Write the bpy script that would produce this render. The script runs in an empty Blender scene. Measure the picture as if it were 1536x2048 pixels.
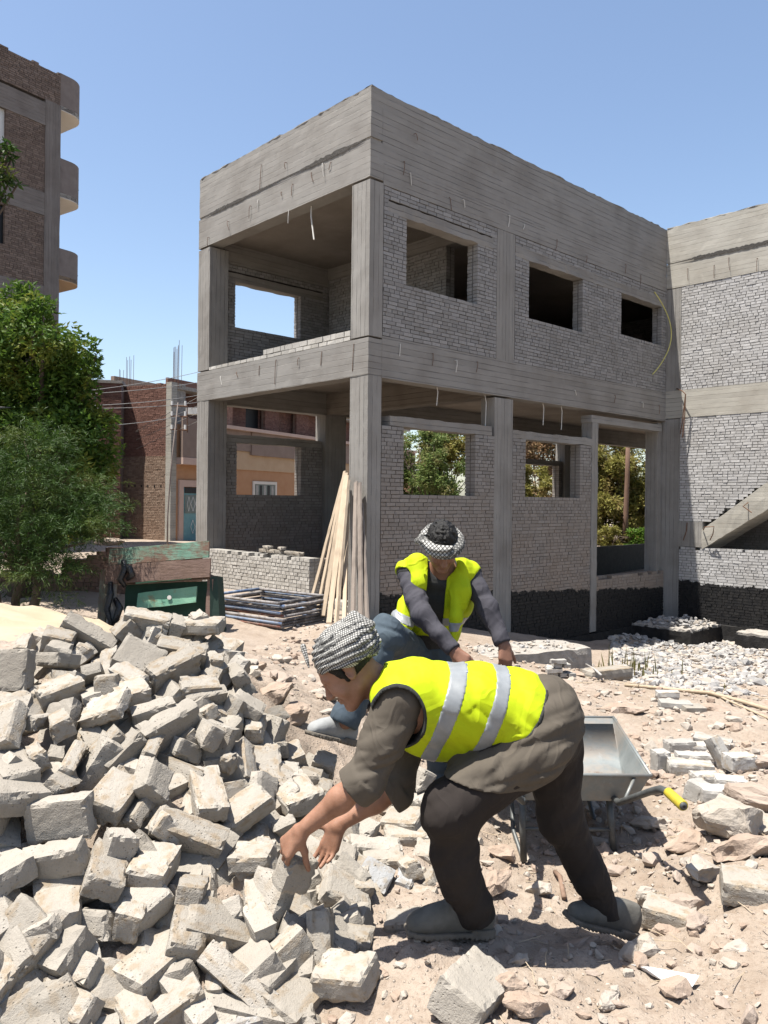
import bpy, bmesh, math, random
import numpy as np
from mathutils import Vector, Matrix, Quaternion
R_ = math.radians
scene = bpy.context.scene
COL = scene.collection

# ------------------------------------------------------------------ camera
cam = bpy.data.cameras.new("camera")
cam_o = bpy.data.objects.new("camera", cam); COL.objects.link(cam_o)
cam.sensor_fit = 'VERTICAL'; cam.sensor_height = 24.0
cam.lens = 1605.3 / 2048 * 24.0
cam.shift_y = -(1024 - 1001.4) / 2048
cam.clip_start = 0.05; cam.clip_end = 3000
cam_o.location = (0, 0, 1.6)
cam_o.rotation_euler = (R_(90), R_(-0.615), 0)
scene.camera = cam_o

# ------------------------------------------------------------------ sky, sun, exposure
SUN = Vector((-0.29, -0.13, 1.0)).normalized()      # towards the sun
world = bpy.data.worlds.new("World"); scene.world = world; world.use_nodes = True
wn = world.node_tree
sky = wn.nodes.new("ShaderNodeTexSky"); sky.sky_type = 'NISHITA'; sky.sun_disc = False
sky.sun_elevation = math.asin(SUN.z); sky.sun_rotation = math.atan2(SUN.x, SUN.y)
sky.altitude = 60; sky.air_density = 1.0; sky.dust_density = 1.3; sky.ozone_density = 0.35
wn.links.new(sky.outputs[0], wn.nodes["Background"].inputs[0])
wn.nodes["Background"].inputs[1].default_value = 0.088
sl = bpy.data.lights.new("sun", 'SUN'); sl.energy = 5.0; sl.angle = R_(0.5); sl.color = (1.0, 0.955, 0.88)
sun_o = bpy.data.objects.new("sun", sl); COL.objects.link(sun_o)
sun_o.rotation_euler = (-SUN).to_track_quat('-Z', 'Y').to_euler(); sun_o.location = (-5, -3, 20)
scene.view_settings.view_transform = 'Standard'; scene.view_settings.look = 'None'
scene.view_settings.exposure = 1.28; scene.view_settings.gamma = 1.0

# ------------------------------------------------------------------ small helpers
F_, Y0_, RO_, CH = 1605.3, 1001.4, math.radians(.615), 1.6
def ray(px, py):
    a, b = px - 768, py - Y0_; c, s = math.cos(RO_), math.sin(RO_)
    return np.array([(c*a + s*b)/F_, 1.0, -(-s*a + c*b)/F_])
def at_d(px, py, d): r = ray(px, py)*d; return np.array([r[0], r[1], r[2] + CH])
def at_z(px, py, z): r = ray(px, py); return at_d(px, py, (z - CH)/r[2])
C0 = np.array([-.28, 13.1]); TH = math.radians(43.125)
U2 = np.array([-math.sin(TH), math.cos(TH)]); V2 = np.array([math.cos(TH), math.sin(TH)])
def bl(P):  # world -> building local
    d = np.array(P[:2]) - C0; return (float(d@V2), float(d@U2), float(P[2]))

def tag(o, label=None, cat=None, group=None, kind=None):
    if label: o["label"] = label
    if cat: o["category"] = cat
    if group: o["group"] = group
    if kind: o["kind"] = kind
    return o
def empty(name, loc, rz=0.0, **k):
    o = bpy.data.objects.new(name, None); COL.objects.link(o); o.location = loc
    o.rotation_euler = (0, 0, rz); o.empty_display_size = .2
    return tag(o, **k)
def link(name, me, parent=None, mats=(), **k):
    o = bpy.data.objects.new(name, me); COL.objects.link(o)
    for m in mats: me.materials.append(m)
    if parent is not None: o.parent = parent
    return tag(o, **k)
def mesh_np(name, V, F, smooth=False, mi=None):
    """V (n,3); F: (m,3) or (m,4) array or list of polys"""
    me = bpy.data.meshes.new(name)
    V = np.asarray(V, dtype=np.float32)
    if isinstance(F, np.ndarray):
        n, k = F.shape
        me.vertices.add(len(V)); me.vertices.foreach_set("co", V.ravel())
        me.loops.add(n*k); me.loops.foreach_set("vertex_index", F.astype(np.int32).ravel())
        me.polygons.add(n); me.polygons.foreach_set("loop_start", np.arange(0, n*k, k, dtype=np.int32))
        try: me.polygons.foreach_set("loop_total", np.full(n, k, dtype=np.int32))
        except Exception: pass
        if mi is not None: me.polygons.foreach_set("material_index", np.asarray(mi, dtype=np.int32))
        me.polygons.foreach_set("use_smooth", np.full(n, smooth, dtype=bool))
        me.update(calc_edges=True); me.validate()
    else:
        me.from_pydata([tuple(v) for v in V], [], F); me.update()
        if smooth: me.polygons.foreach_set("use_smooth", np.full(len(me.polygons), True, dtype=bool))
    return me

_rs = np.random.RandomState(7)
_TAB = _rs.rand(4096).astype(np.float32)
def _h(ix, iy, iz, s):
    return _TAB[(ix*73 + iy*1597 + iz*2741 + s*977 + (ix*iy) % 31 + (iy*iz) % 17) & 4095]
def vnoise(P, sc, seed=0):
    """smooth value noise in -1..1 at points P (n,3)"""
    Q = np.asarray(P, dtype=np.float32)*sc
    I = np.floor(Q).astype(np.int64); f = Q - I; f = f*f*(3-2*f)
    x, y, z = I[..., 0], I[..., 1], I[..., 2]; fx, fy, fz = f[..., 0], f[..., 1], f[..., 2]
    def L(a, b, t): return a + (b-a)*t
    a = L(L(_h(x, y, z, seed), _h(x+1, y, z, seed), fx), L(_h(x, y+1, z, seed), _h(x+1, y+1, z, seed), fx), fy)
    b = L(L(_h(x, y, z+1, seed), _h(x+1, y, z+1, seed), fx), L(_h(x, y+1, z+1, seed), _h(x+1, y+1, z+1, seed), fx), fy)
    return L(a, b, fz)*2 - 1
def fbm(P, sc, oct=3, seed=0, gain=.5):
    r = 0; a = 1.0
    for i in range(oct): r = r + a*vnoise(P, sc*2**i, seed+i*11); a *= gain
    return r

class MB:
    """collects verts / faces into one mesh"""
    def __init__(s): s.v = []; s.f = []; s.m = []; s.n = 0
    def add(s, V, F, m=0):
        V = np.asarray(V, dtype=float).reshape(-1, 3)
        for f in F: s.f.append(tuple(int(i)+s.n for i in f)); s.m.append(m)
        s.v.append(V); s.n += len(V); return s
    def box(s, lo, hi, m=0):
        x0, y0, z0 = lo; x1, y1, z1 = hi
        V = [(x0,y0,z0),(x1,y0,z0),(x1,y1,z0),(x0,y1,z0),(x0,y0,z1),(x1,y0,z1),(x1,y1,z1),(x0,y1,z1)]
        return s.add(V, [(0,3,2,1),(4,5,6,7),(0,1,5,4),(1,2,6,5),(2,3,7,6),(3,0,4,7)], m)
    def obox(s, c, ax, half, m=0):
        c = np.array(c, float); A = [np.array(a, float)*h for a, h in zip(ax, half)]
        V = [c + sx*A[0] + sy*A[1] + sz*A[2] for sz in (-1, 1) for sx, sy in ((-1,-1),(1,-1),(1,1),(-1,1))]
        return s.add(V, [(0,3,2,1),(4,5,6,7),(0,1,5,4),(1,2,6,5),(2,3,7,6),(3,0,4,7)], m)
    def rbox(s, lo, hi, step=.12, jit=.006, seed=0, m=0, keep=(1,1,1,1,1,1), nsc=None):
        """box with finely divided, slightly uneven faces"""
        lo = np.array(lo, float); hi = np.array(hi, float); d = hi-lo
        n = np.maximum(1, np.round(d/step).astype(int))
        for ax in range(3):
            a, b = [(1, 2), (2, 0), (0, 1)][ax]
            ga = np.linspace(0, 1, n[a]+1); gb = np.linspace(0, 1, n[b]+1)
            for side in (0, 1):
                if not keep[ax*2+side]: continue
                A, B = np.meshgrid(ga, gb, indexing='ij'); P = np.zeros(A.shape+(3,))
                P[..., ax] = lo[ax] if side == 0 else hi[ax]
                P[..., a] = lo[a]+A*d[a]; P[..., b] = lo[b]+B*d[b]
                P = P.reshape(-1, 3)
                k = nsc or 1.0/(step*1.3)
                D = np.stack([vnoise(P, k, seed+i*5) + .6*vnoise(P, k*2.7, seed+50+i*5) for i in range(3)], 1)
                P = P + D*jit
                na, nb = n[a]+1, n[b]+1
                i, j = np.meshgrid(np.arange(na-1), np.arange(nb-1), indexing='ij')
                q = np.stack([i*nb+j, (i+1)*nb+j, (i+1)*nb+j+1, i*nb+j+1], -1).reshape(-1, 4)
                if side == 0: q = q[:, ::-1]
                s.add(P, q.tolist(), m)
        return s
    def tube(s, pts, r, n=8, m=0, cap=True):
        pts = [np.array(p, float) for p in pts]; k = len(pts)
        rr = r if hasattr(r, '__len__') else [r]*k
        t0 = pts[1]-pts[0]; up = np.array([0, 0, 1.]) if abs(t0[2]) < .9*np.linalg.norm(t0) else np.array([1., 0, 0])
        V = []
        for i in range(k):
            t = pts[min(i+1, k-1)]-pts[max(i-1, 0)]; t = t/(np.linalg.norm(t)+1e-9)
            x = up - t*(up@t); x /= (np.linalg.norm(x)+1e-9); y = np.cross(t, x); up = x
            for j in range(n):
                a = 2*math.pi*j/n; V.append(pts[i]+rr[i]*(math.cos(a)*x+math.sin(a)*y))
        F = [(i*n+j, i*n+(j+1) % n, (i+1)*n+(j+1) % n, (i+1)*n+j) for i in range(k-1) for j in range(n)]
        if cap: F += [tuple(range(n))[::-1], tuple((k-1)*n+j for j in range(n))]
        return s.add(V, F, m)
    def build(s, name, parent=None, mats=(), smooth=False, **k):
        V = np.concatenate(s.v) if s.v else np.zeros((0, 3))
        if s.f and all(len(f) == 4 for f in s.f): me = mesh_np(name, V, np.array(s.f), smooth, s.m)
        else:
            me = mesh_np(name, V, s.f, smooth); me.polygons.foreach_set("material_index", np.array(s.m, dtype=np.int32))
        return link(name, me, parent, mats, **k)
def auto_smooth(o, ang=40):
    me = o.data
    me.polygons.foreach_set("use_smooth", np.full(len(me.polygons), True, dtype=bool))
    try: me.set_sharp_from_angle(angle=R_(ang))
    except Exception: pass
    return o

# ------------------------------------------------------------------ materials
class NT:
    def __init__(s, name):
        s.m = bpy.data.materials.new(name); s.m.use_nodes = True; s.t = s.m.node_tree; s.N = s.t.nodes
        s.b = s.N["Principled BSDF"]; s.b.inputs["Roughness"].default_value = .9
        s.b.inputs["Specular IOR Level"].default_value = .25
        s.tc = s.N.new("ShaderNodeTexCoord")
    def l(s, a, b): s.t.links.new(a, b)
    def coord(s, stretch=(1, 1, 1), which="Object", rot=(0, 0, 0)):
        mp = s.N.new("ShaderNodeMapping"); mp.inputs["Scale"].default_value = stretch; mp.inputs["Rotation"].default_value = rot
        s.l(s.tc.outputs[which], mp.inputs[0]); return mp.outputs[0]
    def noise(s, scale, detail=4, rough=.55, vec=None, dist=0.0):
        n = s.N.new("ShaderNodeTexNoise"); n.inputs["Scale"].default_value = scale; n.inputs["Detail"].default_value = detail
        n.inputs["Roughness"].default_value = rough; n.inputs["Distortion"].default_value = dist
        s.l(vec if vec is not None else s.coord(), n.inputs["Vector"]); return n.outputs[0]
    def voro(s, scale, vec=None, feat='F1', out=0):
        n = s.N.new("ShaderNodeTexVoronoi"); n.feature = feat; n.inputs["Scale"].default_value = scale
        s.l(vec if vec is not None else s.coord(), n.inputs["Vector"]); return n.outputs[out]
    def math(s, op, a, b=0.0, c=0.0, clamp=False):
        n = s.N.new("ShaderNodeMath"); n.operation = op; n.use_clamp = clamp
        for i, x in enumerate((a, b, c)):
            if isinstance(x, (int, float)): n.inputs[i].default_value = x
            else: s.l(x, n.inputs[i])
        return n.outputs[0]
    def ramp(s, fac, a=.4, b=.6, v0=0., v1=1.):
        n = s.N.new("ShaderNodeMapRange"); n.clamp = True
        s.l(fac, n.inputs[0])
        for i, x in zip((1, 2, 3, 4), (a, b, v0, v1)): n.inputs[i].default_value = x
        return n.outputs[0]
    def mix(s, fac, a, b, mode='MIX'):
        n = s.N.new("ShaderNodeMix"); n.data_type = 'RGBA'; n.blend_type = mode
        if isinstance(fac, (int, float)): n.inputs[0].default_value = fac
        else: s.l(fac, n.inputs[0])
        for i, x in ((6, a), (7, b)):
            if isinstance(x, (tuple, list)): n.inputs[i].default_value = (*x[:3], 1)
            else: s.l(x, n.inputs[i])
        return n.outputs[2]
    def sep(s, vec=None):
        n = s.N.new("ShaderNodeSeparateXYZ"); s.l(vec if vec is not None else s.coord(), n.inputs[0]); return n.outputs
    def island(s): return s.N.new("ShaderNodeNewGeometry").outputs["Random Per Island"]
    def rand(s): return s.N.new("ShaderNodeObjectInfo").outputs["Random"]
    def col(s, c): s.l(c, s.b.inputs["Base Color"]) if not isinstance(c, (tuple, list)) else setattr(s.b.inputs["Base Color"], "default_value", (*c[:3], 1)); return s
    def bump(s, h, st=.5, dist=.01, nrm=None):
        n = s.N.new("ShaderNodeBump"); n.inputs["Strength"].default_value = st; n.inputs["Distance"].default_value = dist
        s.l(h, n.inputs["Height"])
        if nrm is not None: s.l(nrm, n.inputs["Normal"])
        s.l(n.outputs[0], s.b.inputs["Normal"]); return n.outputs[0]
    def rough(s, v): s.b.inputs["Roughness"].default_value = v; return s
    def metal(s, v): s.b.inputs["Metallic"].default_value = v; return s

def mat_simple(name, c1, c2, scale=6, rough=.9, bst=.3, bdist=.01, bscale=None, stretch=(1, 1, 1), rnd=.0, rndmode='obj', metal=0., detail=5, spec=.25):
    t = NT(name); v = t.coord(stretch)
    c = t.mix(t.ramp(t.noise(scale, detail, .6, v), .3, .7), c1, c2)
    if rnd:
        r = t.rand() if rndmode == 'obj' else t.island()
        c = t.mix(1.0, c, t.mix(r, (1-rnd,)*3, (1+rnd,)*3), 'MULTIPLY')
    t.col(c).rough(rough).metal(metal); t.b.inputs["Specular IOR Level"].default_value = spec
    if bst: t.bump(t.noise((bscale or scale*6), 4, .6, v), bst, bdist)
    return t.m

def mat_concrete(name, vertical=False, c1=(.245, .232, .215), c2=(.34, .325, .302), dark=(.10, .095, .09), board=.105, bdep=.012):
    """board-marked concrete: thin boards along the member, streaks, pores and rough joints"""
    t = NT(name); S = t.sep()
    st = (7, 7, .8) if vertical else (.8, .8, 7)
    v = t.coord(st)
    streak = t.noise(1.6, 6, .65, v); big = t.noise(.9, 4, .6)
    blot = t.noise(7, 5, .6)
    c = t.mix(t.ramp(streak, .25, .75, .15, .85), c1, c2)
    c = t.mix(t.ramp(big, .45, .7, 0, .6), c, (c1[0]*.74, c1[1]*.70, c1[2]*.67))
    c = t.mix(t.ramp(blot, .62, .75, 0, .35), c, (c2[0]*1.15, c2[1]*1.13, c2[2]*1.1))
    # joints between boards
    if vertical: q = t.math('ADD', t.math('MULTIPLY', S[0], 1/board), t.math('MULTIPLY', S[1], 1/board))
    else: q = t.math('MULTIPLY', S[2], 1/board)
    q = t.math('ADD', q, t.math('MULTIPLY', t.noise(2.2, 3, .5), .14))
    fr = t.math('FRACT', q); pp = t.math('ABSOLUTE', t.math('SUBTRACT', fr, .5))
    joint = t.ramp(pp, .455, .495); brk = t.ramp(t.noise(1.3, 4, .7, v), .40, .56)
    joint = t.math('MULTIPLY', joint, brk)
    bid = t.math('FRACT', t.math('MULTIPLY', t.math('SINE', t.math('MULTIPLY', t.math('FLOOR', q), 12.99)), 437.5))
    c = t.mix(1.0, c, t.mix(bid, (.93, .93, .93), (1.05, 1.05, 1.05)), 'MULTIPLY')
    c = t.mix(t.math('MULTIPLY', joint, .85), c, dark)
    pore = t.ramp(t.voro(38, t.coord()), .0, .16, 1, 0)
    pore = t.math('MULTIPLY', pore, t.ramp(t.noise(5, 3), .5, .62))
    c = t.mix(t.math('MULTIPLY', pore, .6), c, dark)
    t.col(c).rough(.93)
    h = t.math('ADD', t.math('MULTIPLY', streak, .22), t.math('MULTIPLY', bid, .35))
    h = t.math('SUBTRACT', h, joint); h = t.math('SUBTRACT', h, t.math('MULTIPLY', pore, .7))
    h = t.math('ADD', h, t.math('MULTIPLY', t.noise(45, 4, .6), .35))
    t.bump(h, .9, bdep); return t.m

def mat_brick(name, lo=(.27, .255, .235), hi=(.44, .42, .395), mort=False, paint=None, dust=0.0, black=(.012, .012, .013)):
    """masonry units tinted one by one; paint=(z0, slope along x): black bitumen coat below that line"""
    t = NT(name); S = t.sep()
    if mort: c = t.mix(t.ramp(t.noise(9, 5), .3, .7), lo, hi)
    else:
        c = t.mix(t.island(), lo, hi)
        c = t.mix(t.ramp(t.noise(26, 5, .65), .35, .75, 0, .45), c, (lo[0]*.75, lo[1]*.74, lo[2]*.72))
        c = t.mix(t.ramp(t.noise(1.1, 4, .6), .48, .72, 0, .45), c, (lo[0]*.9, lo[1]*.87, lo[2]*.82))
    if dust:
        k = t.math('MULTIPLY', t.ramp(S[2], 2.9, -.3), t.ramp(t.noise(1.6, 4), .25, .6, .45, 1.0))
        c = t.mix(t.math('MULTIPLY', k, dust), c, (.33, .245, .18))
    hgt = t.noise(60, 5, .65)
    if paint:
        ln = t.math('ADD', t.math('MULTIPLY', S[0], paint[1]), paint[0])
        ln = t.math('ADD', ln, t.math('MULTIPLY', t.math('SUBTRACT', t.noise(5.0, 5, .7), .5), .34))
        k = t.ramp(t.math('SUBTRACT', ln, S[2]), -.008, .012)
        blk = t.mix(t.ramp(t.noise(14, 5, .7), .42, .78), black, (.038, .035, .032))
        c = t.mix(k, c, blk)
        t.l(t.ramp(k, 0, 1, .92, .6), t.b.inputs["Roughness"])
    t.col(c); t.bump(hgt, .6, .008); return t.m
# ------------------------------------------------------------------ material library
CON_H = mat_concrete("concrete_boards_level")
CON_V = mat_concrete("concrete_boards_upright", True)
CON_S = mat_concrete("concrete_soffit", False, (.24, .21, .18), (.32, .285, .25))
CON_R = mat_simple("concrete_rough", (.26, .24, .21), (.40, .37, .335), 9, .95, .8, .02, 40)
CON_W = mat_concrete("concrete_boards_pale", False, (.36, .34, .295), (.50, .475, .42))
BRK_R = mat_brick("cement_brick_dusty", (.235, .22, .207), (.335, .318, .302), paint=(.05, -.052), dust=.6)
MOR_R = mat_brick("mortar_dusty", (.10, .092, .085), (.18, .165, .15), True, paint=(.05, -.052), dust=.6)
BRK_U = mat_brick("cement_brick", (.25, .242, .234), (.36, .35, .342))
MOR_U = mat_brick("mortar", (.09, .085, .08), (.17, .16, .15), True)
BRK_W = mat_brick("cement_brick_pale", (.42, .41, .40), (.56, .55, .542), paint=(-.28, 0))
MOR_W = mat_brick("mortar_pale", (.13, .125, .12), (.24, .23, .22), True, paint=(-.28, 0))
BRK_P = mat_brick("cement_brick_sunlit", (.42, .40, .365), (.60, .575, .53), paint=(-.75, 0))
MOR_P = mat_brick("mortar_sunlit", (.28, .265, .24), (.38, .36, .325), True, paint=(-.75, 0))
BITUMEN = mat_simple("bitumen_coat", (.011, .011, .012), (.03, .028, .026), 7, .62, .6, .012, 30)
BRK_RED = mat_brick("red_brick", (.165, .085, .067), (.27, .145, .112))
MOR_RED = mat_brick("red_brick_mortar", (.22, .15, .115), (.30, .21, .165), True)
BRK_BRN = mat_brick("brown_brick", (.16, .118, .098), (.27, .205, .17))
MOR_BRN = mat_brick("brown_brick_mortar", (.10, .085, .075), (.16, .14, .12), True)
PLA_TAN = mat_simple("plaster_tan", (.50, .35, .22), (.56, .41, .27), 2, .9, .2, .005, 30)
PLA_ORA = mat_simple("plaster_orange", (.44, .235, .125), (.50, .29, .165), 2, .9, .2, .005, 30)
PLA_GRY = mat_simple("plaster_taupe", (.25, .185, .15), (.30, .225, .185), 2, .9, .2, .005, 30)
PLA_PNK = mat_simple("plaster_pink", (.55, .40, .33), (.60, .45, .38), 2, .9, .2, .005, 30)
PLA_WHT = mat_simple("plaster_white", (.68, .64, .58), (.76, .72, .66), 3, .9, .2, .005, 30)
PLA_BRN = mat_simple("plaster_brown_grey", (.20, .165, .15), (.26, .22, .20), 3, .92, .4, .01, 24)
WHITE = mat_simple("white_paint", (.66, .66, .64), (.76, .76, .74), 5, .6, .1)
DARKG = mat_simple("dark_opening", (.012, .012, .013), (.02, .02, .022), 5, .5, .1)
TURQ = mat_simple("turquoise_paint", (.13, .30, .33), (.19, .37, .40), 4, .55, .15)
SHUT = mat_simple("grey_green_shutter", (.16, .20, .18), (.22, .26, .24), 4, .6, .2)
RUST = mat_simple("rusty_steel", (.10, .055, .035), (.20, .11, .07), 30, .8, .4)
WIRE_G = mat_simple("grey_cable", (.30, .29, .27), (.42, .41, .39), 10, .6, .0)
WIRE_P = mat_simple("pale_tie_wire", (.55, .53, .49), (.70, .68, .63), 20, .6, .0)
YEL_C = mat_simple("yellow_conduit", (.55, .50, .14), (.66, .62, .22), 8, .5, .0)

# ------------------------------------------------------------------ masonry walls, unit by unit
def sub_intervals(a, b, cuts):
    iv = [(a, b)]
    for c0, c1 in cuts:
        nv = []
        for x0, x1 in iv:
            if c1 <= x0 or c0 >= x1: nv.append((x0, x1)); continue
            if c0 > x0: nv.append((x0, c0))
            if c1 < x1: nv.append((c1, x1))
        iv = nv
    return [i for i in iv if i[1]-i[0] > .02]
def masonry(name, parent, org, sd, nd, s0, s1, z0, z1, ops=(), thick=.25, keep=None, mats=None, seed=1, back=True,
            row=.067, L=.225, jit=.0032, prot=.0045, gap=.011, ragged=0.0, faces_back=True):
    """org: local xy of s=0 on the face; sd: unit direction of s; nd: outward normal (xy)"""
    rng = random.Random(seed); boxes = []; mort = []
    nrow = int(round((z1-z0)/row)); row = (z1-z0)/max(nrow, 1)
    layers = [0] + ([1] if back else [])
    for lay in layers:
        for r in range(nrow):
            za = z0+r*row; zb = za+row; zc = (za+zb)/2
            cuts = [(o[0], o[1]) for o in ops if o[2] < zc < o[3]]
            head = rng.random() < .30
            for a, b in sub_intervals(s0, s1, cuts):
                x = a - (rng.random()*.1 if not cuts else 0); k = 0
                while x < b-.015:
                    ln = (.125 if head or rng.random() < .08 else L)*(1+rng.uniform(-.04, .04))
                    if k == 0 and r % 2: ln *= .55
                    xa = max(x, a); xb = min(x+ln, b)
                    if b-xb < .04: xb = b
                    x = xb; k += 1
                    if xb-xa < .02: continue
                    if keep and not keep((xa+xb)/2, zc): continue
                    if ragged and r == nrow-1 and rng.random() < ragged: continue
                    p = rng.uniform(-prot, prot)
                    d0, d1 = (-p, .112) if lay == 0 else (thick-.112, thick+p)
                    ea = gap/2 if xa > a+1e-6 or xa <= s0+1e-6 else 0; eb = gap/2 if xb < b-1e-6 else 0
                    g2 = gap/2*rng.uniform(.6, 1.3)
                    boxes.append((xa+ea+rng.uniform(0, .003), xb-eb-rng.uniform(0, .003), d0, d1, za+g2, zb-g2))
                    if lay == 0:
                        ma = xa if xa > a+1e-6 else xa+.012; mb = xb if xb < b-1e-6 else xb-.012
                        mort.append((ma, mb, rng.choice((.010, .016, .022)), thick-.014, za, zb))
    def arr(bs, j, sd_):
        B = np.array(bs, dtype=float)
        if len(B) == 0: return np.zeros((0, 3)), np.zeros((0, 4), int)
        S = B[:, [0, 1, 1, 0, 0, 1, 1, 0]]; D = B[:, [2, 2, 3, 3, 2, 2, 3, 3]]; Z = B[:, [4, 4, 4, 4, 5, 5, 5, 5]]
        rs = np.random.RandomState(sd_)
        if j:
            S = S+rs.uniform(-j, j, S.shape); Z = Z+rs.uniform(-j*.7, j*.7, Z.shape); D = D+rs.uniform(-j, j, D.shape)*.8
        X = org[0]+S*sd[0]-D*nd[0]; Y = org[1]+S*sd[1]-D*nd[1]
        V = np.stack([X, Y, Z], -1).reshape(-1, 3)
        f = np.array([(0,3,2,1),(4,5,6,7),(0,1,5,4),(1,2,6,5),(2,3,7,6),(3,0,4,7)])
        if (sd[0]*(-nd[1]) - sd[1]*(-nd[0])) < 0: f = f[:, ::-1]
        F = (np.arange(len(B))[:, None, None]*8+f[None]).reshape(-1, 4)
        return V, F
    V1, F1 = arr(boxes, jit, seed); V2_, F2 = arr(mort, 0, seed)
    V = np.concatenate([V1, V2_]); Fm = np.concatenate([F1, F2+len(V1)]).astype(int)
    me = mesh_np(name, V, Fm, False, np.r_[np.zeros(len(F1), int), np.ones(len(F2), int)])
    return link(name, me, parent, mats or (BRK_U, MOR_U))

# ------------------------------------------------------------------ the unfinished concrete building
B = empty("unfinished_building", (C0[0], C0[1], 0), TH,
          label="unfinished two-storey grey concrete and brick building with empty window openings", cat="building")
sdn = [0]
def cbox(name, lo, hi, m=CON_H, step=.14, jit=.0032):
    sdn[0] += 3
    return MB().rbox(lo, hi, step, jit, sdn[0]).build(name, B, (m,))
XE = 19.5; YB = 5.43
# columns
for (x0, x1, y0, y1, z0, z1) in [(0, .30, 0, .45, -.9, 3.66), (0, .30, 0, .45, 4.30, 6.86),
        (0, .45, 4.98, YB, -.6, 3.66), (0, .45, 4.98, YB, 4.30, 6.86),
        (3.26, 3.82, .004, .34, -1.8, 3.60), (3.28, 3.83, .0, .30, 4.33, 6.83),
        (9.894, 10.25, -.38, .10, -1.25, 3.68), (9.893, 10.25, -.38, .0, 4.36, 6.88), (9.70, 10.2, .10, .42, -1.0, 3.60),
        (3.22, 3.86, 5.08, YB+.03, -.6, 3.62), (9.3, 9.9, 5.1, YB+.03, -.6, 3.62), (13.1, 13.7, 5.1, YB+.03, -.6, 3.62), (XE-.5, XE, 5.1, YB+.03, -.6, 3.62)]:
    cbox("column", (x0, y0, z0), (x1, y1, z1), CON_V)
# beams: left face, right face, wing, back
cbox("beam", (-.004, .0, 3.66), (.30, YB+.004, 4.27))
cbox("beam", (.30, -.004, 3.64), (9.9, .29, 4.335))
cbox("beam", (9.89, -7.0, 3.70), (10.2, .0, 4.37), CON_W)
cbox("beam", (.30, 5.13, 3.62), (XE, YB, 4.33))
cbox("beam", (-.003, .0, 6.90), (.30, YB+.003, 7.505), CON_H)
cbox("beam", (.30, -.003, 6.84), (9.9, .27, 7.18))
cbox("beam", (9.89, -7.0, 6.90), (10.2, .0, 7.50), CON_W)
cbox("beam", (.30, 5.13, 6.66), (XE, YB, 7.2))
cbox("beam", (3.28, .30, 6.80), (3.6, 5.13, 7.2)); cbox("beam", (3.28, .30, 3.62), (3.6, 5.13, 4.2), CON_S)
# parapets (poured later, slightly back, ragged joint)
def parapet(lo, hi, m, seed):
    b = MB().rbox(lo, hi, .11, .0035, seed, keep=(1, 1, 1, 1, 1, 0))
    b.rbox((lo[0]+.001, lo[1]+.001, hi[2]-.001), (hi[0]-.001, hi[1]-.001, hi[2]+.018), .11, .016, seed+2)
    return b.build("parapet", B, (m,))
parapet((.004, .004, 7.555), (.27, YB-.004, 8.37), CON_H, 101)
parapet((.27, .006, 7.19), (9.9, .26, 8.37), CON_H, 103)
parapet((9.90, -7.0, 7.53), (10.17, .006, 8.40), CON_W, 105)
parapet((.27, 5.15, 7.21), (XE, YB-.004, 8.37), CON_H, 107)
cbox("concrete_joint", (.02, .02, 7.50), (.26, YB-.02, 7.56), CON_R, .05, .012)
cbox("concrete_joint", (9.915, -7.0, 7.49), (10.1, -.02, 7.545), CON_R, .05, .012)
def crack(face, a, b, z, hmax, seed):
    """ragged honeycombed band along the pour joint"""
    n = int((b-a)/.022); S = np.linspace(a, b, n); Pn = np.stack([S, 0*S+seed, 0*S], 1); env = np.clip((vnoise(Pn, .9, seed)+.45)*1.3, 0.06, 1)*np.clip((S-a)*2, 0, 1)*np.clip((b-S)*2, 0, 1)
    up = z+hmax*env*(.45+.55*np.abs(vnoise(Pn, 14, seed+2)))+.004; dn = z-hmax*env*(.45+.55*np.abs(vnoise(Pn, 17, seed+4)))-.004; V = []
    for x in (0, 1):
        for k in range(n):
            for zz in (dn[k], up[k]): V.append((-.0150+.03*x, S[k], zz) if face == 'L' else (9.874+.03*x, -S[k], zz))
    F = [(2*k, 2*k+2, 2*k+3, 2*k+1) for k in range(n-1)]
    link("joint_crack", mesh_np("joint_crack", np.array(V)[:2*n], F), B, (mat_crack,))
mat_crack = mat_simple("honeycombed_joint", (.035, .033, .03), (.12, .11, .10), 40, .95, .9, .02, 60)
crack('L', .15, 5.2, 7.53, .055, 3); crack('W', .25, 6.5, 7.52, .05, 8)
# slabs
cbox("slab", (.02, .02, 4.12), (XE, YB-.02, 4.26), CON_S, .6, .004)
cbox("slab", (.02, .02, 7.08), (XE, YB-.02, 7.22), CON_S, .6, .004)
cbox("slab", (10.0, -7.0, 4.12), (14, .0, 4.26), CON_S, .6, .004); cbox("slab", (10.0, -7.0, 7.06), (14, 0, 7.2), CON_S, .6, .004)
# lintels
for lo, hi in [((.40, -.005, 6.41), (3.14, .25, 6.60)), ((3.83, -.005, 6.43), (9.89, .25, 6.645)),
               ((.50, -.006, 2.855), (3.16, .25, 3.03)), ((3.82, -.006, 2.855), (6.6, .25, 3.01)),
               ((.50, 5.19, 6.32), (3.2, YB+.004, 6.5)), ((.48, 5.19, 2.83), (3.2, YB+.004, 3.0)), ((9.9, 5.19, 2.77), (13.1, YB+.004, 2.93))]:
    cbox("lintel", lo, hi, CON_H, .12, .012)
# entrance frame
cbox("door_post", (6.60, -.012, -1.24), (6.85, .25, 3.37), CON_V, .1, .008)
cbox("door_head", (6.58, -.010, 3.372), (9.70, .26, 3.53), CON_H)
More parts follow.
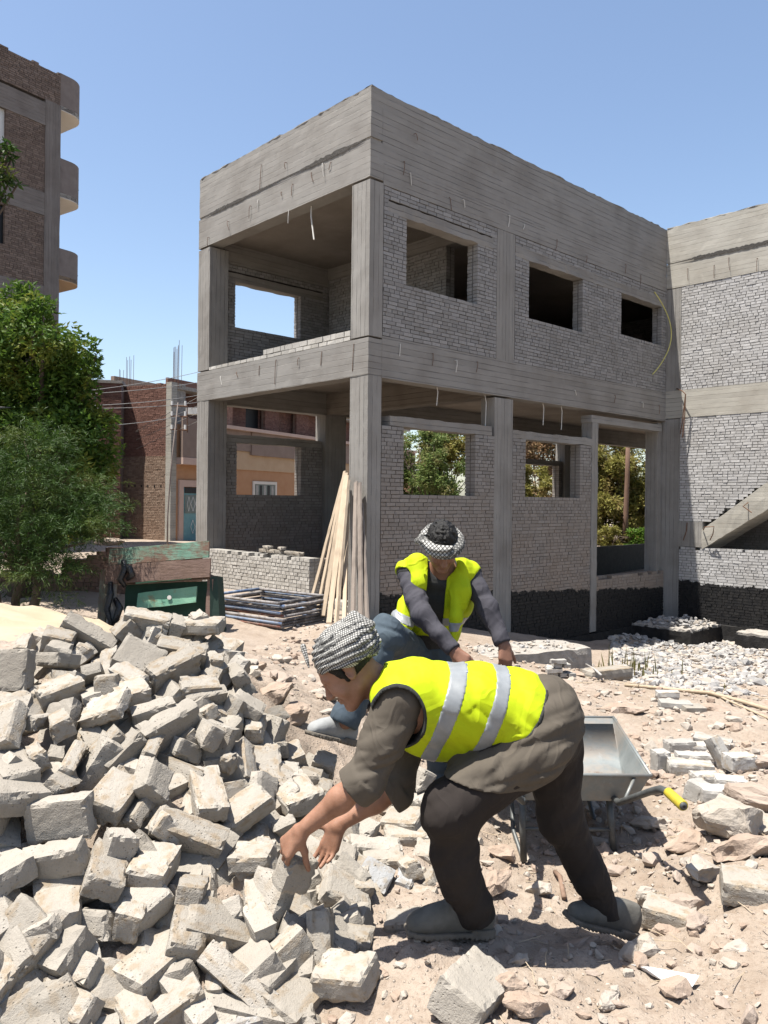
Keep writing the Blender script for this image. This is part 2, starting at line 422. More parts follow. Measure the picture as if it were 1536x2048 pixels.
# brick panels
mr = (BRK_R, MOR_R); mu = (BRK_U, MOR_U); mw = (BRK_W, MOR_W); mp = (BRK_P, MOR_P)
X = (1, 0); NY = (0, -1); Yd = (0, 1); NX = (-1, 0)
def fill(o): o["label"] = None; return o
masonry("brick_wall", B, (0, 0), X, NY, .31, 3.27, 4.34, 6.83, [(.85, 2.71, 5.27, 6.41), (.42, 3.12, 6.41, 6.60)], mats=mu, seed=11)
masonry("brick_wall", B, (0, 0), X, NY, 3.84, 9.89, 4.34, 6.83, [(4.29, 6.2, 5.27, 6.43), (7.78, 9.66, 5.5, 6.46), (3.8, 9.9, 6.43, 6.64)], mats=mu, seed=12)
masonry("brick_wall", B, (0, 0), X, NY, .31, 3.26, -1.8, 2.855, [(.83, 2.70, 1.71, 2.9)], mats=mr, seed=13)
masonry("brick_wall", B, (0, 0), X, NY, 3.82, 6.60, -1.8, 2.855, [(4.24, 6.17, 1.71, 2.9)], mats=mr, seed=14)
masonry("brick_wall", B, (0, 0), X, NY, 6.85, 9.89, -1.8, -.05, mats=mr, seed=15, ragged=.35)
# wing walls (face -x at x = 9.9, run towards -y)
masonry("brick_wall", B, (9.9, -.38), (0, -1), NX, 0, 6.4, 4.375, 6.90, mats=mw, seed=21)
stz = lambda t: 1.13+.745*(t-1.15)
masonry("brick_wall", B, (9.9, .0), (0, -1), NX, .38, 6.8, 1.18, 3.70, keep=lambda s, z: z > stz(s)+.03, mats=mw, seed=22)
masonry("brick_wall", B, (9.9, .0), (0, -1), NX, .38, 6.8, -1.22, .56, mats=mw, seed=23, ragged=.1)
cbox("column", (9.895, -.98, .565), (10.15, -.38, 1.18), CON_V, .1, .006)
# stair beam
def slope_beam():
    b = MB(); n = 60; t0 = .95
    for i in range(n): pass
    T = np.linspace(.96, 6.8, 60); rows = []
    for k, (dz, x) in enumerate([(0, 9.885), (.28, 9.88), (.60, 9.885), (.60, 10.9), (0, 10.9)]):
        lo = .52+.647*(T-.96); hi = stz(T)
        z = lo+(hi-lo)*dz/.60; z = np.maximum(z, .52)
        P = np.stack([np.full_like(T, x), -T, z], 1)
        P = P+np.stack([vnoise(P, 9, 3+i) for i in range(3)], 1)*.008; rows.append(P)
    k = len(rows); V = np.concatenate(rows); F = []
    for a in range(k):
        c = (a+1) % k
        F += [(a*60+i, a*60+i+1, c*60+i+1, c*60+i) for i in range(59)]
    F += [tuple(a*60 for a in range(k))]
    b.add(V, F); return b.build("stair_flight", B, (CON_W,))
slope_beam()
for t in (2.15, 2.45): cbox("stub_column", (10.9, -t-.06, .0), (11.0, -t+.06, .75), CON_V, .2, .004)
masonry("brick_wall", B, (12.5, 0), (0, -1), NX, 0, 7, -1.2, 4.1, mats=(BRK_R, MOR_R), seed=29, back=False)
# plinth and footings, tarred black
cbox("plinth", (9.80, -7.0, -1.9), (10.1, .1, -1.22), BITUMEN, .12, .012)
cbox("plinth", (.3, -.05, -1.95), (9.8, .0, -1.28), BITUMEN, .14, .012)
ft = MB().rbox((8.28, -1.5, -2.0), (9.78, -.02, -1.24), .1, .014, 77)
ft.build("footing", B, (BITUMEN,))
MB().rbox((8.30, -1.48, -1.245), (9.76, -.04, -1.19), .06, .03, 78).build("footing_cap", B, (CON_R,))
MB().rbox((9.0, -6.0, -2.0), (9.79, -2.15, -1.26), .1, .014, 79).build("footing", B, (BITUMEN,))
MB().rbox((9.02, -5.98, -1.265), (9.77, -2.17, -1.20), .08, .02, 80).build("footing_cap", B, (CON_R,))
# open left bay: parapet wall, entrance step, back wall, partition
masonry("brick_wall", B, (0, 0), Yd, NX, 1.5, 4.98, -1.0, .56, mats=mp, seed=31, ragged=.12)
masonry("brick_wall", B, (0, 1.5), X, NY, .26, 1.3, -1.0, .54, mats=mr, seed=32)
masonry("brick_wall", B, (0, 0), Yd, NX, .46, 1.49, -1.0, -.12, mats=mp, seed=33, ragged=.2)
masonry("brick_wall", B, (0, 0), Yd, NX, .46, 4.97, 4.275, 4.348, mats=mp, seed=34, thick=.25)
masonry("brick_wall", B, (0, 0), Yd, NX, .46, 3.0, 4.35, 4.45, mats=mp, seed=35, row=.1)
masonry("brick_wall", B, (0, 5.18), X, NY, .46, 3.22, -.9, 2.83, [(.84, 2.58, 1.68, 2.9)], mats=mr, seed=36)
masonry("brick_wall", B, (0, 5.18), X, NY, .46, 9.3, 4.335, 6.66, [(.76, 2.52, 5.30, 6.32), (.5, 3.2, 6.32, 6.5)], mats=mu, seed=37, ragged=.0)
masonry("brick_wall", B, (0, 5.18), X, NY, 9.3, XE, 4.335, 6.66, [], mats=mu, seed=38, back=False)
masonry("brick_wall", B, (3.30, 0), Yd, NX, 1.33, 5.1, 4.27, 6.8, [], mats=mu, seed=39)
masonry("brick_wall", B, (0, 5.18), X, NY, 9.9, 13.1, -.9, 2.77, [(10.1, 12.9, .15, 2.9)], mats=mr, seed=40)
masonry("brick_wall", B, (0, 5.18), X, NY, 3.86, 9.3, -.9, .15, [], mats=mr, seed=41)
cbox("plinth", (10.0, 5.05, -1.5), (XE, 5.16, .13), BITUMEN, .3, .006)
cbox("floor_slab", (.3, .3, -.72), (9.8, 5.1, -.6), CON_R, .5, .02)
for x in (13.2,): masonry("brick_wall", B, (x, 0), Yd, NX, .3, 5.1, 4.27, 7.1, [(2.2, 3.2, 4.2, 6.3)], mats=mu, seed=int(43+x), back=False)
masonry("brick_wall", B, (XE-.25, 0), Yd, NX, .0, 5.1, 4.27, 7.1, [], mats=mu, seed=47, back=False)
masonry("brick_wall", B, (0, 0), X, NY, 10.3, XE, -1, 7.0, [], mats=mu, seed=48, back=False)
# tie wires and bent bars sticking out of the concrete
rng = random.Random(5)
def tie(face, s, z, pale=False, ln=None):
    """bent wire hanging from a face: 'L' at x=0, 'R' at y=0, 'W' at x=9.9"""
    ln = ln or rng.uniform(.08, .24); o = rng.uniform(.015, .05); w = rng.uniform(-.06, .06); h = rng.uniform(.2, .5)
    loc = [(0, 0, -.03), (0, o, 0), (w*.3, o*1.2, -ln*h), (w, o*.7, -ln)]
    pts = []
    for a, out, dz in loc:
        if face == 'L': pts.append((-out, s+a, z+dz))
        elif face == 'R': pts.append((s+a, -out-.005, z+dz))
        else: pts.append((9.885-out, -s+a, z+dz))
    pts[0] = tuple(np.array(pts[1])*1.0 - np.array([0, 0, 0]) + np.array({'L': (.06, 0, 0), 'R': (0, .06, 0), 'W': (.06, 0, 0)}[face]))
    MB().tube(pts, .0055 if not pale else .008, 5).build("tie_wire", B, (WIRE_P if pale else RUST,))
for s, z, p in [(5.0, 7.05, 0), (4.25, 7.2, 0), (3.45, 7.3, 0), (3.2, 7.35, 1), (2.45, 7.3, 0), (2.1, 7.35, 0), (1.55, 7.4, 0), (1.0, 7.42, 0), (2.3, 7.8, 0), (3.1, 8.0, 0), (1.2, 7.45, 1),
                (3.9, 4.12, 0), (3.1, 4.15, 0), (2.55, 4.2, 0), (1.85, 4.15, 0), (1.2, 4.18, 0), (.35, 4.2, 0), (4.5, 4.1, 1), (2.2, 6.9, 1)]:
    tie('L', s, z, bool(p), .45 if (s, z) in ((3.1, 8.0), (2.55, 4.2), (.35, 4.2)) else None)
for s, z, p in [(.75, 7.35, 0), (.9, 7.2, 1), (1.9, 7.05, 0), (2.25, 7.1, 1), (3.6, 7.15, 1), (4.1, 7.1, 1), (5.2, 7.05, 0), (6.3, 6.95, 0), (7.9, 7.1, 0), (8.6, 7.0, 0), (1.0, 7.9, 0),
                (.7, 4.25, 1), (1.5, 4.2, 0), (2.1, 4.15, 1), (2.7, 4.2, 0), (5.9, 4.0, 1), (7.5, 4.05, 0), (8.7, 4.0, 1), (9.5, 4.0, 0)]:
    tie('R', s, z, bool(p))
for s, z, p in [(.55, 7.3, 0), (1.2, 7.25, 0), (1.55, 7.35, 0), (2.2, 7.2, 0), (3.0, 7.3, 0)]: tie('W', s, z, False, .3)
for s, z, l in [(1.75, 3.66, .35), (4.95, 3.64, .45), (5.6, 3.64, .5), (3.1, 3.6, .75)]:
    MB().tube([(s, .12, z+.03), (s+.02, .1, z-.1), (s-.03, .08, z-l)], .009, 6).build("tie_wire", B, (WIRE_P,))
MB().tube([(.15, 1.75, 6.92), (.13, 1.73, 6.7), (.1, 1.6, 6.25)], .014, 6).build("tie_wire", B, (WIRE_P,))
MB().tube([(9.2+.5*math.sin(math.pi*t)**.85+.05*(1-t), -.02-.2*math.sin(math.pi*t), 6.72-2.0*t) for t in np.linspace(0, 1, 24)], .012, 8).build("conduit", B, (YEL_C,))
MB().tube([(9.87, -.30, 4.42), (9.75, -.5, 4.33), (9.72, -.6, 4.24), (9.73, -.58, 3.7), (9.75, -.52, 3.2)], .014, 6).build("bent_bar", B, (RUST,))
MB().tube([(9.72, -.6, 4.24), (9.74, -.52, 3.6), (9.8, -.44, 3.3)], .012, 6).build("bent_bar", B, (RUST,))
MB().tube([(9.87, -.6, 1.15), (9.8, -.62, .95), (9.78, -.55, .72)], .012, 6).build("bent_bar", B, (RUST,))
MB().tube([(9.87, -1.0, .98), (9.7, -1.12, 1.06), (9.68, -1.35, 1.08), (9.78, -1.28, .9), (9.8, -1.2, .75)], .012, 6).build("bent_bar", B, (RUST,))
MB().tube([(9.87, -2.05, 1.65), (9.72, -2.0, 1.56), (9.7, -2.2, 1.42)], .012, 6).build("bent_bar", B, (RUST,))
# ------------------------------------------------------------------ terrain
PC = np.array([[-1.11, 2.35, 0.06], [-0.7, 2.45, -0.0], [-0.24, 2.5, -0.03], [-1.25, 2.65, 0.27], [-0.79, 2.75, 0.22], [-0.35, 2.85, 0.18], [-0.07, 2.78, 0.04], [-1.38, 2.9, 0.5], [-0.88, 3.05, 0.45], [-0.43, 3.4, 0.33], [-0.14, 3.65, 0.12], [0.2, 3.55, 0.06], [0.17, 3.95, 0.13], [0.08, 3.05, 0.03], [-1.57, 3.3, 0.76], [-1.01, 3.5, 0.72], [-0.66, 3.75, 0.66], [-0.46, 4.0, 0.38], [-1.79, 3.75, 0.88], [-1.39, 3.95, 0.92], [-1.11, 4.1, 0.98], [-0.86, 4.25, 0.93], [-0.72, 4.05, 0.79], [-1.31, 2.45, 0.21], [-1.61, 3.0, 0.65], [-0.53, 2.4, -0.05]])
low = np.clip((PC[:, 2]+.05)*.6, .07, .19)
GP = [(p[0], p[1], p[2]-l) for p, l in zip(PC, low)]
GP += [tuple(at_d(*q)) for q in [(900, 1880, 2.9), (830, 1885, 2.85), (985, 1885, 2.92), (1200, 1888, 3.15), (1265, 1890, 3.2), (1045, 1735, 4.0), (1225, 1715, 3.95), (1450, 1660, 3.95),
       (1536, 1560, 4.7), (1440, 1560, 5.0), (1350, 1470, 6.4), (1250, 1400, 8.4), (1500, 1400, 8.9), (1190, 1345, 11.9), (1050, 1360, 9.5), (1300, 1330, 14.4), (1480, 1330, 13.8),
       (1300, 1275, 18.5), (1190, 1290, 17.4), (560, 1275, 11.2), (650, 1258, 11.4), (430, 1255, 11.3), (300, 1262, 11.0), (560, 1330, 7.9), (640, 1310, 8.6), (600, 1470, 4.45), (560, 1385, 5.0), (640, 1440, 4.9),
       (690, 1480, 4.7), (870, 1600, 4.65), (760, 1500, 5.2), (620, 1200, 14.2), (1420, 1288, 18.6), (1536, 1300, 17.3), (1300, 1960, 2.75), (1480, 1900, 2.8), (1440, 1750, 3.4), (1000, 2000, 2.55), (800, 1980, 2.6), (1300, 2048, 2.45)]]
GP += [(0, .6, 0), (1.2, .8, -.02), (-1.4, .8, .0), (1.6, 1.8, .0), (-.1, 1.6, -.02), (3, 1, 0), (-3, 1, .1), (-2.4, 2.6, .55), (-3.2, 3.6, .75), (-2.6, 5, .7), (-4.5, 4, .5), (-5, 7, .35), (-3.6, 8.5, .1), (-2.0, 6.2, .45), (-1.1, 5.4, .5), (-1.0, 6.6, .3),
       (-6, 12, .0), (-8, 20, -.05), (-8.5, 32, -.1), (-14, 26, 0), (-5, 18, -.2), (2, 19, -.7), (-2, 24, -.4), (8, 8, -.6), (10, 14, -1.5), (5, 3, .05), (6, 5, -.15), (5, 10, -.8), (14, 18, -1.7), (4, 28, -.6), (10, 36, -.2), (30, 30, -1.2), (-30, 30, 0), (-20, 5, .2), (25, 4, -.3), (0, 70, -.5), (40, 70, -.5), (-40, 70, -.3), (0, -12, 0), (30, -12, 0), (-30, -12, 0)]
GP = np.array(GP)
def rbf(P):
    A = P[:, :2]; K = np.linalg.norm(A[:, None]-A[None], axis=2); n = len(A)
    Q = np.c_[np.ones(n), A]; M = np.block([[K + np.eye(n)*-.02, Q], [Q.T, np.zeros((3, 3))]])
    w = np.linalg.solve(M, np.r_[P[:, 2], 0, 0, 0])
    def f(x, y):
        x = np.atleast_1d(np.asarray(x, float)); y = np.atleast_1d(np.asarray(y, float)); r = np.zeros(x.shape)
        for i in range(n): r += w[i]*np.hypot(x-A[i, 0], y-A[i, 1])
        return r + w[n] + w[n+1]*x + w[n+2]*y
    return f
_T = rbf(GP); _PS = rbf(PC)
def rough_h(x, y):
    P = np.stack([x, y, 0*x], -1)
    near = np.clip(1-(y-7)/8, .15, 1)
    a = fbm(P, 1.7, 2, 3)*.022 + fbm(P, 5.5, 3, 9)*.022*near
    c = fbm(P, 14, 3, 21); r = vnoise(P, 24, 33)
    return a + near*(np.maximum(c, 0)*.024 + np.maximum(r-.2, 0)*.022)
def terr(x, y): x = np.atleast_1d(np.asarray(x, float)); y = np.atleast_1d(np.asarray(y, float)); return _T(x, y) + rough_h(x, y)
def tz(x, y): return float(terr(x, y)[0])
def hit(px, py, dmin=1.2, dmax=40):
    r = ray(px, py); d = np.linspace(dmin, dmax, 1200); z = CH + r[2]*d
    k = np.nonzero(z < _T(r[0]*d, d))[0]
    dd = d[k[0]] if len(k) else dmax
    return np.array([r[0]*dd, dd, tz(r[0]*dd, dd)])
def axis_lines(segs):
    o = []
    for a, b, s in segs: o += list(np.arange(a, b, s))
    return np.array(o+[segs[-1][1]])
gx = axis_lines([(-900, -100, 100), (-100, -20, 8), (-20, -6, .8), (-6, -2.2, .1), (-2.2, 3.0, .024), (3.0, 7, .07), (7, 20, .6), (20, 100, 8), (100, 900, 100)])
gy = axis_lines([(-60, -4, 8), (-4, 1.2, .4), (1.2, 6.2, .024), (6.2, 10, .06), (10, 20, .1), (20, 40, 1.0), (40, 100, 8), (100, 1200, 100)])
Xg, Yg = np.meshgrid(gx, gy, indexing='ij')
far = np.clip((np.hypot(Xg, Yg)-45)/60, 0, 1)
Zg = terr(Xg.ravel(), Yg.ravel()).reshape(Xg.shape)*(1-far) + far*-.8
nI, nJ = len(gx), len(gy); ii, jj = np.meshgrid(np.arange(nI-1), np.arange(nJ-1), indexing='ij')
Fg = np.stack([ii*nJ+jj, (ii+1)*nJ+jj, (ii+1)*nJ+jj+1, ii*nJ+jj+1], -1).reshape(-1, 4)
def mat_soil():
    t = NT("dusty_soil"); n1 = t.noise(.55, 5, .6); n2 = t.noise(4.5, 6, .65); n3 = t.noise(34, 5, .7)
    c = t.mix(t.ramp(n2, .35, .68), (.275, .218, .168), (.365, .305, .248))
    c = t.mix(t.ramp(n1, .42, .66, 0, .75), c, (.40, .335, .28))
    c = t.mix(t.ramp(n3, .30, .52, .55, 0), c, (.20, .145, .105))
    v = t.voro(46); c = t.mix(t.math('MULTIPLY', t.ramp(v, .1, .22, 1, 0), .6), c, (.50, .44, .38))
    t.col(c).rough(.96); t.b.inputs["Specular IOR Level"].default_value = .1
    h = t.math('ADD', t.math('MULTIPLY', n3, .7), t.math('MULTIPLY', t.noise(120, 3, .6), .5))
    h = t.math('ADD', h, t.math('MULTIPLY', t.ramp(v, .05, .3, 1, 0), .7))
    t.bump(h, .9, .012); return t.m
SOIL = mat_soil()
g_o = link("ground", mesh_np("ground", np.stack([Xg, Yg, Zg], -1).reshape(-1, 3), Fg, True), None, (SOIL,), kind="structure")

# ------------------------------------------------------------------ cement blocks
def mat_block(name, c1, c2, tint=.15):
    t = NT(name)
    c = t.mix(t.ramp(t.noise(7, 5, .6), .3, .7), c1, c2)
    c = t.mix(t.math('MULTIPLY', t.ramp(t.noise(2.6, 4, .65, t.coord((1, 1, 1), 'Generated')), .48, .62), t.ramp(t.math('FRACT', t.math('MULTIPLY', t.rand(), 7.3)), .35, .6)), c, (c1[0]*.98, c1[1]*.88, c1[2]*.76))
    c = t.mix(t.ramp(t.noise(55, 4, .7), .55, .75, 0, .5), c, (c1[0]*.62, c1[1]*.60, c1[2]*.57))
    po = t.math('MULTIPLY', t.ramp(t.voro(70), .05, .25, 1, 0), t.ramp(t.noise(9, 3), .42, .6))
    c = t.mix(t.math('MULTIPLY', po, .55), c, (c1[0]*.45, c1[1]*.42, c1[2]*.38))
    c = t.mix(1.0, c, t.mix(t.rand(), (1-tint, 1-tint*1.05, 1-tint*1.15), (1+tint, 1+tint, 1+tint)), 'MULTIPLY')
    t.col(c).rough(.95); t.b.inputs["Specular IOR Level"].default_value = .12
    h = t.math('SUBTRACT', t.math('ADD', t.math('MULTIPLY', t.noise(48, 5, .7), .7), t.math('MULTIPLY', t.noise(190, 3, .6), .35)), po)
    t.bump(h, .85, .006); return t.m
BLK = mat_block("cement_block", (.30, .273, .235), (.395, .363, .317))
BLK_B = mat_block("cement_block_bluish", (.31, .315, .32), (.40, .405, .41))
BLK_W = mat_block("cement_block_white", (.36, .345, .32), (.46, .445, .42))
def block_mesh(L, W, T, seed, broken=0, step=.017, rough=1.0):
    rs = np.random.RandomState(seed)
    b = MB().rbox((-L/2, -W/2, -T/2), (L/2, W/2, T/2), step, .0, 1)
    P = np.concatenate(b.v); h = np.array([L, W, T])/2
    off = rs.uniform(-50, 50, 3); Q = P+off
    e = np.abs(P)/h; dist = h-np.abs(P)           # distance to each face pair
    ds = np.sort(dist, 1); edge = ds[:, 1]          # 2nd smallest: distance to nearest edge
    n1 = vnoise(Q, 22, 3); n2 = vnoise(Q, 60, 8); n3 = vnoise(Q, 9, 5)
    chip = np.clip(.009-edge, 0, .009)*(.25+.75*np.clip(n2*1.2+.1+n1*.5, 0, 1.5))*rough
    big = np.clip(n3-.5, 0, 1)*np.clip(.04-edge, 0, .04)*.7
    inward = -np.sign(P)*(e > .55)
    P2 = P + inward*(chip+big)[:, None]
    D = np.stack([vnoise(Q, 40, 11), vnoise(Q, 40, 12), vnoise(Q, 40, 13)], 1)*.0015 + np.stack([vnoise(Q, 11, 15), vnoise(Q, 11, 16), vnoise(Q, 11, 17)], 1)*.0012
    P2 = P2 + D*rough
    if broken:
        f = np.clip((P[:, 0]/h[0]-.1)/.9, 0, 1)
        sl = rs.uniform(-.22, .22, 2); P2[:, 0] += f*(P[:, 1]*sl[0]+P[:, 2]*sl[1] + vnoise(Q*[.3, 1, 1], 24, 31)*.009 + vnoise(Q*[.3, 1, 1], 60, 33)*.005 - .01)
    me = mesh_np("block", P2, np.array(b.f), False)
    return me
PILE_ROWS = []
